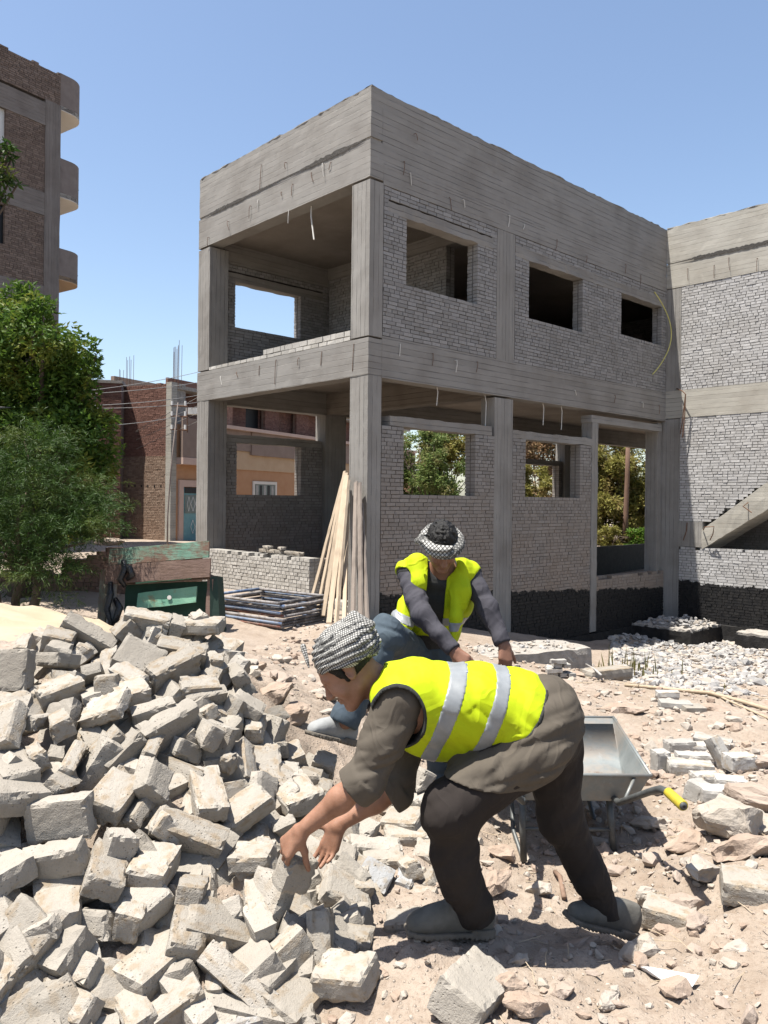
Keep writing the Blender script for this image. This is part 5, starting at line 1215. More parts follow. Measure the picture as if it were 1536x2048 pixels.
board(gpt(672, 1250, 11.8), onL(.20, 1.93, .24), .05, .05, TIM, "pale square batten crossing in front of the leaning boards", nL)
board(gpt(688, 1262, 11.7), onL(.34, 1.55, .12), .06, .04, TIM, "short thin batten near the foot of the leaning boards", fcam)
board(gpt(705, 1268, 11.6), onL(.16, 1.9, .10), .075, .03, TIMG, "grey upright board left of the other grey ones against the column", nL)
board(gpt(722, 1285, 11.4), onL(.10, 1.88, .08), .08, .03, TIMG, "grey upright board standing closest to the column's corner", nL)
board(gpt(736, 1290, 11.3), onL(.04, 1.55, .08), .06, .03, TIMG, "short narrow grey board in front of the column's corner", nL)
# ------------------------------------------------------------------ loose bricks on the parapet wall and low brick stack
for i, (s, z, n, lab) in enumerate([(3.05, .60, .24, "loose grey brick on the low wall, left of the gap bricks"), (2.8, .60, .20, "loose grey brick beside it on the low wall"), (2.95, .665, .24, "loose grey brick lying on top of two others on the low wall"),
        (2.25, .60, .26, "flat grey brick on the low wall near the leaning boards"), (2.0, .595, .22, "flat grey brick at the right end of the loose row on the low wall"), (2.5, .665, .16, "half brick raised on the low wall's loose row"), (2.55, .60, .18, "half brick in the middle of the low wall's loose row")]):
    q = C0+U2*s+V2*.12; o = link("loose_brick", block_mesh(n, .12, .065, 900+i, i % 2, .04), None, (BLK,)); o.location = (q[0], q[1], z+.02); o.rotation_euler = (0, 0, TH+R_(90)+.15*math.sin(i*2.3)); tag(o, lab, "brick", "loose bricks on the low wall")
sp_ = hit(1118, 1356); k = 0
LV = ["bottom course", "second course", "third course", "top"]
for lev, ns in enumerate((3, 3, 2, 1)):
    for j in range(ns):
        o = link("stacked_brick", block_mesh(.20, .095, .055, 950+k, 0, .04), None, (BLK_W,)); k += 1
        o.location = (sp_[0]-.06+(.105*j if lev % 2 == 0 else .02*j)+.05*(lev > 1), sp_[1]+.1+(.0 if lev % 2 == 0 else .1*j-.08), sp_[2]+.03+.058*lev); o.rotation_euler = (0, 0, R_(95 if lev % 2 == 0 else 6)+.1*j)
        tag(o, "small white brick, %s, %s, in the little stack by the slab" % (LV[lev], ["left", "middle", "right"][j] if ns > 1 else "single"), "brick", "bricks in the small stack")
# concrete slab in front of the building
e1 = np.array([-.894, -.447]); e2 = np.array([-.447, .894]); q0 = np.array([3.15, 12.1])
ang = math.atan2(-e1[1], -e1[0])
so = MB().rbox((-2.9, 0, -.62), (0, .85, 0), .09, .012, 31).build("concrete_slab", None, (CON_R,), label="long low concrete footing slab lying in front of the black painted wall", cat="concrete slab")
so.location = (q0[0], q0[1], -.585); so.rotation_euler = (0, 0, ang)
fr = np.random.RandomState(9); fp = []
for _ in range(120):
    a, b = fr.uniform(.1, 2.6), fr.uniform(.1, .8); q = q0+e1*a+e2*b; fp.append((q[0], q[1], -.57))
gravel("slab_rubble", fp, .02+.07*fr.rand(120)**3, (RUB, ROCKP), 18, small)
# ------------------------------------------------------------------ wheelbarrow
def mat_galv():
    t = NT("galvanised_tray"); n = t.noise(6, 5, .7); sc = t.noise(2.2, 5, .75); st = t.noise(14, 4, .7, t.coord((1, .25, 1)))
    c = t.mix(t.ramp(n, .35, .65), (.17, .19, .19), (.25, .27, .265)); c = t.mix(t.ramp(sc, .46, .60, 0, .7), c, (.30, .255, .21)); c = t.mix(t.ramp(t.noise(4.2, 6, .75), .58, .68, 0, .8), c, (.15, .085, .05)); c = t.mix(t.ramp(st, .58, .7, 0, .5), c, (.36, .375, .37))
    t.col(c).metal(.25).rough(.5); t.bump(st, .25, .003); t.b.inputs["Specular IOR Level"].default_value = .4; return t.m
GALV = mat_galv(); DSTEEL = mat_simple("dark_steel_tube", (.07, .075, .075), (.14, .145, .14), 18, .5, .2, .003, 60, metal=.3, spec=.4)
GRIP = mat_simple("yellow_grip", (.36, .28, .03), (.50, .40, .03), 26, .5, .2, .003, 60, spec=.4); RUBB = mat_simple("rubber", (.02, .02, .02), (.04, .038, .035), 20, .8, .3)
gw = tz(.95, 3.97)
Wb = empty("wheelbarrow", (.98, 3.95, gw), label="grey metal wheelbarrow with yellow handle grip standing behind the bending man", cat="wheelbarrow")
o_ = np.array([.98, 3.95, gw])
def W_(p): return tuple(np.array(p)-o_)
zr = .285
tr = MB(); rim = [(.62, 3.88, zr), (1.305, 3.88, zr), (1.40, 4.85, zr+.02), (.60, 4.85, zr+.02)]; bot = [(.68, 3.93, zr-.145), (1.245, 3.93, zr-.145), (1.25, 4.10, zr-.16), (.70, 4.10, zr-.16)]
inn = [(.63, 3.89, zr), (1.295, 3.89, zr), (1.39, 4.84, zr+.02), (.61, 4.84, zr+.02)]; ib = [(.685, 3.936, zr-.135), (1.24, 3.936, zr-.135), (1.245, 4.09, zr-.15), (.705, 4.09, zr-.15)]
tr.add([W_(p) for p in rim+bot+inn+ib], [(0, 1, 5, 4), (1, 2, 6, 5), (2, 3, 7, 6), (3, 0, 4, 7), (4, 5, 6, 7), (8, 12, 13, 9), (9, 13, 14, 10), (10, 14, 15, 11), (11, 15, 12, 8), (12, 15, 14, 13), (0, 8, 9, 1), (1, 9, 10, 2), (2, 10, 11, 3), (3, 11, 8, 0)])
tray = tr.build("tray", Wb, (GALV,))
bv = tray.modifiers.new("bev", 'BEVEL'); bv.width = .012; bv.segments = 3; bv.limit_method = 'ANGLE'; auto_smooth(tray, 45)
MB().tube([W_(p) for p in (rim[0], rim[1])], .009, 8).tube([W_(p) for p in (rim[1], rim[2])], .009, 8).tube([W_(p) for p in (rim[2], rim[3])], .009, 8).tube([W_(p) for p in (rim[3], rim[0])], .009, 8).build("rim", tray, (GALV,), True)
for sx, x in ((1, 1.13), (-1, .70)):
    w_ = .0 if sx > 0 else .11
    hp = [(x-sx*.08, 5.15, gw+.17), (x-sx*.03, 4.5, gw+.28), (x+sx*.015, 3.86, zr-.125), (x+sx*(.06+w_*.7), 3.52, zr+.055), (x+sx*(.068+w_*.8), 3.44, zr+.092), (x+sx*(.074+w_*.9), 3.38, zr+.103), (x+sx*(.085+w_*1.2), 3.22, zr+.102)]
    MB().tube([W_(p) for p in hp], .016, 12).build("handle", Wb, (DSTEEL,), True)
    gpb = MB().tube([W_(p) for p in [(x+sx*(.0752+w_*.93), 3.365, zr+.105), (x+sx*(.085+w_*1.18), 3.23, zr+.102), (x+sx*(.0856+w_*1.2), 3.222, zr+.102)]], [.021, .0225, .019], 14); gpb.tube([W_((x+sx*(.0858+w_*1.2), 3.222, zr+.102)), W_((x+sx*(.0862+w_*1.2), 3.214, zr+.102))], .006, 8, 1)
    gp_ = gpb.build("grip", Wb, (GRIP, DARKG)); auto_smooth(gp_, 40)
    bx = .71 if sx < 0 else 1.16
    MB().tube([W_((x-sx*.0, 3.98, zr-.13)), W_((bx, 3.97, gw-.02))], .017, 10).tube([W_((bx, 3.97, gw-.02)), W_((bx, 4.3, gw-.0)), W_((x-sx*.02, 4.45, gw+.26))], .012, 8).build("leg", Wb, (DSTEEL,), True)
    MB().tube([W_((x+sx*.02, 3.80, zr-.10)), W_((x+sx*.10, 3.89, zr-.01))], .008, 6).build("stay", Wb, (GALV,), True)
MB().tube([W_((.71, 3.97, gw+.14)), W_((1.16, 3.97, gw+.14))], .010, 8).build("brace", Wb, (DSTEEL,), True)
N = 28; wh = MB(); V = []
wc = np.array([.915, 5.2, gw+.19])
for i in range(N):
    a = 2*math.pi*i/N
    for j in range(8):
        b_ = 2*math.pi*j/8; r = .15+.042*math.cos(b_); V.append(W_(wc+np.array([.042*math.sin(b_), r*math.cos(a), r*math.sin(a)])))
wh.add(V, [(i*8+j, i*8+(j+1) % 8, ((i+1) % N)*8+(j+1) % 8, ((i+1) % N)*8+j) for i in range(N) for j in range(8)])
wl = empty("wheel", (0, 0, 0)); wl.parent = Wb
wh.build("tyre", wl, (RUBB,), True); MB().tube([W_(wc-np.array([.03, 0, 0])), W_(wc+np.array([.03, 0, 0]))], .11, 20).tube([W_(wc-np.array([.13, 0, 0])), W_(wc+np.array([.13, 0, 0]))], .012, 8).build("rim", wl, (GALV,))
# ------------------------------------------------------------------ small things on the ground
PAPER = mat_simple("white_paper", (.74, .75, .77), (.80, .81, .83), 10, .8, .1)
P0 = hit(1330, 1968); pp = [(1262, 1938), (1300, 1950), (1370, 1962), (1398, 1982), (1385, 1992), (1330, 1978), (1290, 1962)]
Q = np.array([hit(*p) for p in pp]); Qz = Q[:, 2].max(); n = len(Q); Qr = Q-P0; Qr[:, 2] += .012+np.array([.0, .012, .015, .02, .0, .0, .004])
pb_ = MB().add(np.r_[Qr, Qr-[0, 0, .002]], [tuple(range(n)), tuple(range(n, 2*n))[::-1]]+[(i, n+i, n+(i+1) % n, (i+1) % n) for i in range(n)]).build("paper_scrap", None, (PAPER,), label="torn white paper scrap on the soil at the lower right", cat="paper"); pb_.location = P0
def stick(pts, r, m, name, lab, cat, lift=.01):
    Q = [hit(*p) + np.array([0, 0, lift]) for p in pts]; c = Q[0]
    o = MB().tube([q-c for q in Q], r, 6).build(name, None, (m,), True, label=lab, cat=cat); o.location = c; return o
REED = mat_simple("dry_reed", (.36, .28, .19), (.46, .38, .28), 20, .8, .3)
stick([(1250, 1371), (1330, 1382), (1420, 1398), (1490, 1413), (1545, 1424)], .022, REED, "reed_stick", "long dry reed stick on the ground right of the rubble", "stick", .03)
stick([(1172, 1342), (1188, 1354), (1202, 1364)], .015, RUB, "pale_stick", "short pale stick leaning beside the slab end", "stick", .10)
stick([(1360, 1385), (1440, 1402), (1540, 1440)], .012, REED, "reed_stick", "thin dry reed stick below the long one", "stick", .02)
stick([(1110, 1748), (1120, 1765), (1128, 1800)], .012, mat_simple("root", (.20, .13, .09), (.28, .19, .14), 20), "root_stub", "forked brown root stub in the sun between the shoes", "root", .02)
Qa = hit(1413, 1660)
wr = MB().tube([(0, 0, .16), (.003, -.01, .10), (.0, -.02, .03), (.015, -.03, .0), (.03, -.03, .04), (.035, -.02, .07)], .006, 6).build("bent_wire", None, (WIRE_G,), True, label="bent grey wire sticking up in front of the big rock", cat="wire"); wr.location = Qa+np.array([0, -.02, -.02])
tw_ = MB(); rs = np.random.RandomState(8); tws = []
for i in range(260):
    x, y = (rs.uniform(.3, 2.2), rs.uniform(1.9, 4.6)) if i < 200 else (rs.uniform(2.5, 5), rs.uniform(8, 13)); z = tz(x, y)+.006; a = rs.uniform(0, 6.28); l = rs.uniform(.03, .12)*(1 if i < 200 else 2.5)
    d = np.array([math.cos(a), math.sin(a), rs.uniform(-.05, .15)])*l
    tw_.tube([(x, y, z), tuple(np.array([x, y, z])+d*.5+rs.normal(0, .004, 3)), tuple(np.array([x, y, z])+d)], .0018 if i < 200 else .005, 4)
tw_.build("twigs", None, (REED,), kind="stuff")
wd = hit(1268, 1345); wv, wf = [], []
for i in range(34):
    x, y = wd[0]+rs.normal(0, .30), wd[1]+rs.normal(0, .6); z = tz(x, y); h = rs.uniform(.10, .42); a = rs.uniform(0, 6.28); ln_ = rs.uniform(.05, .25)
    t_ = np.array([math.cos(a)*ln_, math.sin(a)*ln_*.5, 1])*h; s_ = np.array([.012, .004, 0]); k0 = len(wv)
    wv += [np.array([x, y, z])-s_, np.array([x, y, z])+s_, np.array([x, y, z])+t_*.6+s_*.7, np.array([x, y, z])+t_, np.array([x, y, z])+t_*.6-s_*.7]; wf.append((k0, k0+1, k0+2, k0+3, k0+4))
link("weeds", mesh_np("weeds", np.array(wv), wf), None, (LEAF_Y,), kind="stuff")
# ------------------------------------------------------------------ bodies: smooth signed-distance modelling -> one continuous mesh
f32 = np.float32
def d_cap(P, a, b, ra, rb):
    a = np.asarray(a, f32); b = np.asarray(b, f32); ba = b-a; L2 = float(ba@ba)+1e-9
    t = np.clip(((P-a)@ba)/L2, 0, 1); return np.linalg.norm(P-a-t[:, None]*ba, axis=1)-(ra+(rb-ra)*t)
def d_ell(P, c, R, r):
    q = (P-np.asarray(c, f32))@np.asarray(R, f32).T; r = np.asarray(r, f32)
    k0 = np.linalg.norm(q/r, axis=1); k1 = np.linalg.norm(q/(r*r), axis=1)+1e-6; return k0*(k0-1)/k1
def smin(a, b, k):
    h = np.clip(.5+.5*(b-a)/k, 0, 1); return b+(a-b)*h-k*h*(1-h)
def smax(a, b, k): return -smin(-a, -b, k)
def chain(P, pts, rs_, k=.03, d=None):
    for i in range(len(pts)-1):
        e = d_cap(P, pts[i], pts[i+1], rs_[i], rs_[i+1]); d = e if d is None else smin(d, e, k)
    return d
def surf(fn, lo, hi, h, block=14):
    """surface nets over the zero level of fn, evaluated only near the surface"""
    lo = np.array(lo, f32); n = np.ceil((np.array(hi)-lo)/h).astype(int)+1
    nb = -(-n//block); V = np.full(nb*block, 9., f32); N = V.shape
    bi = np.stack(np.meshgrid(*[np.arange(k) for k in nb], indexing='ij'), -1).reshape(-1, 3)
    cen = lo+(bi*block+block/2)*h; dc = fn(cen.astype(f32))
    r = h*block*.9+.02
    off = np.stack(np.meshgrid(*[np.arange(block)]*3, indexing='ij'), -1).reshape(-1, 3)
    for b, d in zip(bi, dc):
        s = tuple(slice(x*block, (x+1)*block) for x in b)
        if abs(d) > r: V[s] = np.sign(d)*9.; continue
        V[s] = fn((lo+(b*block+off)*h).astype(f32)).reshape(block, block, block)
    neg = V < 0
    c = [V[i:N[0]-1+i, j:N[1]-1+j, k:N[2]-1+k] for i in (0, 1) for j in (0, 1) for k in (0, 1)]
    cn = np.stack([x < 0 for x in c], -1).sum(-1); act = (cn > 0) & (cn < 8); ids = np.full(act.shape, -1, np.int64)
    A = np.argwhere(act); ids[act] = np.arange(len(A)); acc = np.zeros((len(A), 3)); cnt = np.zeros(len(A))
    cv = np.stack([x[act] for x in c], -1); co = np.array([(i, j, k) for i in (0, 1) for j in (0, 1) for k in (0, 1)], float)
    for p in range(8):
        for q in range(p+1, 8):
            if abs(co[p]-co[q]).sum() != 1: continue
            x = (cv[:, p] < 0) != (cv[:, q] < 0); a, b = cv[:, p], cv[:, q]
            t = np.where(x, a/np.where(x, a-b, 1), 0); acc += np.where(x[:, None], co[p]+(co[q]-co[p])*t[:, None], 0); cnt += x
    P = lo+(A+acc/cnt[:, None])*h; F = []
    for ax in range(3):
        sh = [0, 0, 0]; sh[ax] = 1
        a = neg[:N[0]-sh[0], :N[1]-sh[1], :N[2]-sh[2]]; b = neg[sh[0]:, sh[1]:, sh[2]:]; E = np.argwhere(a != b); u, v = [(1, 2), (2, 0), (0, 1)][ax]
        ok = (E[:, u] > 0) & (E[:, v] > 0) & (E.max(1) < min(10**9, max(N))); E = E[ok]
        E = E[(E[:, 0] < N[0]-1) & (E[:, 1] < N[1]-1) & (E[:, 2] < N[2]-1)]
        du = np.zeros(3, int); du[u] = 1; dv = np.zeros(3, int); dv[v] = 1
        q = np.stack([ids[tuple((E-du-dv).T)], ids[tuple((E-dv).T)], ids[tuple(E.T)], ids[tuple((E-du).T)]], 1)
        fl = neg[tuple(E.T)]; q[~fl] = q[~fl][:, ::-1]; F.append(q[(q >= 0).all(1)])
    return P, np.concatenate(F)
def sdf_obj(name, fn, lo, hi, h, m, parent=None, keepf=None, **k):
    P, F = surf(fn, lo, hi, h)
    return link(name, mesh_np(name, P, F, True), parent, m if isinstance(m, (tuple, list)) else (m,), **k)
def folds(P, ax, freq, amp, wob=7., seed=0, w=.9):
    ph = (P@np.asarray(ax, f32))*freq*6.283+vnoise(P, wob, seed)*2.6*w
    return (np.abs(np.sin(ph))**1.5-.5)*amp

def creases(P, ax, fa, fp, amp, seed=0):
    """irregular soft ridges running across the direction ax"""
    ax = np.asarray(ax, f32); ax = ax/np.linalg.norm(ax); t = (P@ax)[:, None]*ax
    Q = P*fp+t*(fa-fp); n = vnoise(Q, 1., seed); m = vnoise(Q*1.9+7, 1., seed+3)
    return amp*((1-np.abs(n)*2.6)*.7+(1-np.abs(m)*2.6)*.35*(vnoise(P, 4., seed+5) > -.2))
# cloth, skin and hair
def mat_cloth(name, a, b, rough=.9, bs=420, dirt=None, fold=(6.5, 1, 1.6, .55, .8)):
    t = NT(name); c = t.mix(t.ramp(t.noise(4, 5, .6), .3, .7), a, b)
    if dirt: c = t.mix(t.ramp(t.noise(6, 6, .7), .54, .72, 0, .6), c, dirt)
    t.col(c).rough(rough); t.b.inputs["Specular IOR Level"].default_value = .15
    fo = t.math('ABSOLUTE', t.math('SUBTRACT', t.noise(fold[0], 1.2, .4, t.coord(fold[1:4]), .9), .5)); fo = t.ramp(fo, 0, .16, 1, 0)
    f2 = t.math('ABSOLUTE', t.math('SUBTRACT', t.noise(fold[0]*1.5, 1, .4, t.coord((fold[2], fold[3], fold[1])), .5), .5)); f2 = t.ramp(f2, 0, .10, 1, 0)
    h = t.math('ADD', t.math('MULTIPLY', fo, fold[4]), t.math('MULTIPLY', f2, fold[4]*.5)); h = t.math('ADD', h, t.math('MULTIPLY', t.math('ADD', t.noise(bs, 3, .6), t.noise(38, 4, .6)), .07)); t.bump(h, .55, .0075); return t.m
SKIN = NT("skin"); _c = SKIN.mix(SKIN.ramp(SKIN.noise(14, 5, .6), .3, .7), (.23, .115, .07), (.36, .195, .13)); SKIN.col(_c).rough(.52); SKIN.b.inputs["Subsurface Weight"].default_value = .08
SKIN.b.inputs["Subsurface Radius"].default_value = (.01, .004, .002); SKIN.bump(SKIN.noise(160, 4, .6), .25, .003); SKIN = SKIN.m
SKIN2 = NT("skin_dark"); _c = SKIN2.mix(SKIN2.ramp(SKIN2.noise(14, 5, .6), .3, .7), (.20, .10, .065), (.27, .14, .095)); SKIN2.col(_c).rough(.5); SKIN2.bump(SKIN2.noise(160, 4, .6), .25, .003); SKIN2 = SKIN2.m
HIVIS = mat_cloth("fluorescent_yellow", (.40, .50, .006), (.47, .575, .012), .75, 300, dirt=(.30, .34, .02), fold=(5.0, 1.5, 1, .6, 1.0))
BAND = mat_simple("reflective_band", (.21, .225, .235), (.27, .285, .295), 20, .45, .15, .002, 300, spec=.5)
TRIM = mat_cloth("dark_trim", (.03, .032, .03), (.045, .045, .042))
SHIRT = mat_cloth("olive_grey_shirt", (.085, .072, .057), (.112, .096, .077)); TROUS = mat_cloth("charcoal_brown_trousers", (.026, .021, .019), (.036, .030, .027), dirt=(.055, .045, .038))
JEANS = mat_cloth("faded_jeans", (.05, .068, .088), (.085, .11, .13), dirt=(.13, .148, .152)); DKNIT = mat_cloth("charcoal_knit", (.045, .043, .052), (.07, .068, .08)); TEE = mat_cloth("dark_print_tee", (.03, .03, .032), (.05, .05, .05))
SHOE = mat_simple("dusty_grey_shoe", (.10, .095, .083), (.165, .157, .138), 14, .75, .4, .004, 60); SOLE = mat_simple("dusty_sole", (.12, .105, .085), (.19, .165, .135), 20, .9, .5, .004, 60); SHOEL = mat_simple("light_grey_trainer", (.24, .245, .24), (.34, .345, .34), 12, .7, .4, .004, 60)
HAIR = NT("black_hair"); HAIR.col((.008, .007, .006)).rough(.5); HAIR.bump(HAIR.noise(130, 4, .7), .9, .006); HAIR = HAIR.m
EYE = mat_simple("eye", (.50, .47, .44), (.55, .52, .5), 5, .3, 0)
def mat_check(name, base=(.47, .46, .43), ln=(.035, .035, .035), s=62, rot=(.5, .35, .4), w=.30):
    t = NT(name); S = t.sep(t.coord((s, s, s), "Object", rot)); n = t.noise(12, 3)
    def st(o): return t.ramp(t.math('ABSOLUTE', t.math('SUBTRACT', t.math('FRACT', t.math('ADD', o, t.math('MULTIPLY', n, .8))), .5)), w/2, w/2+.06, 1, 0)
    k = t.math('MAXIMUM', t.math('MULTIPLY', st(S[0]), .85), t.math('MULTIPLY', st(S[2]), .95))
    z = t.ramp(t.noise(9, 4, .6), .50, .58); fl = t.math('MULTIPLY', t.math('MULTIPLY', st(S[1]), st(S[2])), 1.0)
    c = t.mix(k, base, ln); c2 = t.mix(fl, (.06, .06, .058), base); c = t.mix(t.math('MULTIPLY', z, .85), c, c2)
    t.col(c).rough(.9); t.bump(t.math('ADD', t.noise(60, 4, .6), t.math('MULTIPLY', t.noise(16, 3, .6), 1.5)), .6, .008); return t.m
KEF = mat_check("checked_headscarf", s=118, w=.32); KEF2 = mat_check("checked_headband", s=64, rot=(.1, .75, .2), w=.26)

def frame(f, u):
    f = np.array(f, float); f /= np.linalg.norm(f); u = np.array(u, float); u -= f*(u@f); u /= np.linalg.norm(u); return np.stack([f, u, np.cross(f, u)])
def head_sdf(P, O, R):
    """head in its own frame: f forward, u up, s sideways"""
    q = ((P-np.asarray(O, f32))@np.asarray(R.T, f32)).astype(f32); I = np.eye(3); m = q.copy(); m[:, 2] = np.abs(m[:, 2])
    d = d_ell(q, (-.012, .030, 0), I, (.100, .094, .077)); d = smin(d, d_ell(q, (.034, -.040, 0), I, (.056, .082, .060)), .04)
    d = smin(d, d_cap(m, (.0, -.070, .046), (.068, -.108, .010), .020, .019), .03); d = smin(d, d_ell(q, (.076, -.110, 0), I, (.019, .017, .022)), .02)
    d = smin(d, d_cap(m, (.083, .020, .006), (.072, .018, .045), .011, .010), .018)
    d = smax(d, -d_ell(m, (.098, -.001, .033), I, (.018, .013, .020)), .016)
    d = smin(d, d_ell(m, (.077, -.002, .032), I, (.0125, .0115, .0125)), .003)
    d = smin(d, d_cap(m, (.070, -.030, .042), (.060, -.045, .050), .017, .015), .03)
    d = smin(d, d_cap(q, (.090, .004, 0), (.112, -.036, 0), .008, .0125), .012); d = smin(d, d_ell(m, (.100, -.041, .012), I, (.012, .008, .008)), .008)
    d = smin(d, d_cap(m, (.093, -.066, .0), (.084, -.067, .022), .0075, .005), .006); d = smin(d, d_cap(m, (.092, -.078, .0), (.083, -.077, .020), .008, .005), .006)
    d = smax(d, -d_cap(m, (.101, -.072, 0), (.090, -.072, .024), .0022, .0016), .003)
    e = d_ell(m, (-.012, -.008, .080), frame((1, .25, .35), (0, 1, 0)), (.020, .031, .008)); e = smax(e, -d_ell(m, (-.008, -.006, .088), I, (.011, .018, .007)), .006)
    return smin(d, e, .008)
def hand_parts(W, d, n, sgn, curls=(.5, .6, .6, .7), thumb=(.55, .75, .35), tc=.35, spread=.10, sc=1.0):
    """palm and five fingers as tapering capsules; d towards knuckles, n out of the palm, thumb on the +s side"""
    d = np.array(d, float); d /= np.linalg.norm(d); n = np.array(n, float); n -= d*(n@d); n /= np.linalg.norm(n); s = np.cross(n, d)*sgn; W = np.array(W, float); palm = []; fing = []
    for off, ln, kl, cu in zip((.030, .011, -.009, -.027), (.072, .081, .075, .059), (.086, .090, .085, .077), curls):
        off, ln, kl = off*sc, ln*sc, kl*sc; K = W+d*kl+s*off; palm.append((W+s*off*.55+d*.012, K, .0175*sc, .0125*sc))
        dd = d+s*off/.03*spread; dd /= np.linalg.norm(dd); p = K; r = .0098 if ln > .06 else .0085
        for seg, f in ((.46, .9), (.30, 1.15), (.24, .75)):
            a = cu*f; ca, sa = math.cos(a), math.sin(a); nd = dd*ca+(n-dd*(n@dd))*sa; nd /= np.linalg.norm(nd); q = p+nd*ln*seg; fing.append((p, q, r*sc, r*.90*sc, p is K)); p = q; dd = nd; r *= .90
    t = d*thumb[0]+s*thumb[1]+n*thumb[2]; t /= np.linalg.norm(t); p = W+d*.022*sc+s*.020*sc; q = p+t*.046*sc; palm.append((p, q, .0165*sc, .0125*sc))
    t2 = t*math.cos(tc)+d*math.sin(tc); fing.append((q, q+t2*.034*sc, .0118*sc, .0105*sc, True)); fing.append((q+t2*.034*sc, q+t2*.034*sc+(t2+n*.25)*.026*sc, .0105*sc, .0085*sc, False))
    return palm, fing
def hands_sdf(P, H, d):
    for palm, fing in H:
        g = None
        for a, b, ra, rb in palm: e = d_cap(P, a, b, ra, rb); g = e if g is None else smin(g, e, .014)
        d = smin(d, g, .016)
        for a, b, ra, rb, first in fing: d = smin(d, d_cap(P, a, b, ra, rb), .007 if first else .0035)
    return d
def shoe(name, toe, heel, h, up, parent, m, w=.048, tall=1.0):
    """low lace shoe with a separate ridged sole"""
    toe = np.array(toe, float); heel = np.array(heel, float); x = toe-heel; L = np.linalg.norm(x); x /= L; up = np.array(up, float); up -= x*(up@x); up /= np.linalg.norm(up); R = np.stack([x, np.cross(up, x), up])
    def loc(P): return ((P-heel.astype(f32))@R.T.astype(f32))
    def wid(t): return np.interp(t, [0, .12, .35, .55, .75, .92, 1], [.62, .80, .74, .84, .98, .86, .60])*w
    def f(P):
        q = loc(P); t = np.clip(q[:, 0]/L, 0, 1); hw = wid(t); top = np.interp(t, [0, .1, .25, .42, .6, .8, 1], [.075, .105, .112, .105, .082, .064, .038])*h/.1*tall
        dx = np.abs(q[:, 0]-L/2)-L/2; zc = top*.45+.012; k = np.sqrt((q[:, 1]/hw)**2+((q[:, 2]-zc)/(top*.55))**2+1e-6)
        d = (k-1)*np.minimum(hw, top*.55); d = smax(d, dx, .022); d = smax(d, .014-q[:, 2], .006)
        d += .0012*np.sin(q[:, 0]*260)*((t > .38) & (t < .62))*(q[:, 2] > top*.75)
        return smax(d, q[:, 2]-h*1.12*tall, .01)
    def g(P):
        q = loc(P); t = np.clip(q[:, 0]/L, 0, 1); hw = wid(t)+.006; dx = np.abs(q[:, 0]-L/2)-L/2-.002; arch = np.interp(t, [0, .25, .4, .6, 1], [0, .0, .006, .0, .004])
        d = np.maximum(np.maximum(np.abs(q[:, 1])-hw, dx), np.maximum(q[:, 2]-.022-.012*(t < .28)-.01*np.clip(t-.9, 0, 1), arch-q[:, 2])); return d+.0022*np.sign(np.sin(q[:, 0]*330))*(q[:, 2] < .010)
    lo = np.minimum(toe, heel)-.09; hi = np.maximum(toe, heel)+.09; hi[2] += .08
    o = sdf_obj(name, f, lo, hi, .0055, m, parent); sdf_obj("sole", g, lo, hi, .0055, SOLE, o); return o

# ------------------------------------------------------------------ the bending man in front
J = {k: at_d(*v) for k, v in dict(neck=(752, 1372, 2.90), ns=(800, 1402, 2.77), fs=(812, 1392, 3.04), ch=(845, 1402, 2.91), mid=(950, 1410, 2.92), low=(1030, 1425, 2.93), pel=(1082, 1452, 2.94),
     nh=(1055, 1497, 2.85), fh=(1098, 1478, 3.03), nk=(900, 1618, 2.76), nc=(908, 1710, 2.82), na=(950, 1828, 2.90), fk=(1122, 1640, 3.09), fc=(1180, 1750, 3.13), fa=(1216, 1835, 3.16),
     ne=(728, 1560, 2.73), nw=(603, 1662, 2.76), fe=(795, 1572, 2.98), fw=(676, 1650, 2.95)).items()}
HO = at_d(692, 1337, 2.87); HR = frame((-.73, -.06, -.68), (-.68, 0, .73))
hands1 = [hand_parts(J['nw'], at_d(566, 1702, 2.775)-J['nw'], (.35, .75, -.55), -1, (.55, .60, .62, .70), (.50, .55, .65), .3, .08, 1.02),
          hand_parts(J['fw'], at_d(655, 1705, 2.945)-J['fw'], (-.55, -.72, -.25), -1, (.22, .12, .28, .42), (.25, .95, .20), .35, .10, 1.0)]
def torso1(P, e=0.):
    d = None
    for sy in (-1, 1):
        o = np.array([0, .070*sy, 0]); q = chain(P, [J['ch']+o, J['mid']+o*.9, J['low']+o*.8, J['pel']+o], [.114+e, .105+e, .110+e, .116+e], .05); d = q if d is None else smin(d, q, .08)
    d = smin(d, d_cap(P, J['ns'], J['fs'], .075+e, .075+e), .08); return d
def body1(P):
    d = head_sdf(P, HO, HR); f, u = HR[0], HR[1]; nb = HO-f*.038-u*.055
    d = smin(d, d_cap(P, nb, J['neck']+np.array([.02, 0, -.0]), .056, .066), .03); d = smin(d, torso1(P, -.012), .05)
    for s, e_, w in (('ns', 'ne', 'nw'), ('fs', 'fe', 'fw')):
        m = J[e_]*.62+J[w]*.38; a = chain(P, [J[s], J[e_], m, J[w]], [.052, .044, .041, .0265], .03); d = smin(d, a, .03)
    for h, k, a in (('nh', 'nk', 'na'), ('fh', 'fk', 'fa')): d = smin(d, chain(P, [J[h], J[k], J[a]], [.085, .055, .04], .04), .05)
    d = hands_sdf(P, hands1, d)
    return d
man = sdf_obj("person", body1, (-.62, 2.5, -.02), (.92, 3.32, 1.16), .0046, SKIN, label="man bending over the heap in yellow vest, checked headscarf and dark trousers, gripping a block", cat="person")
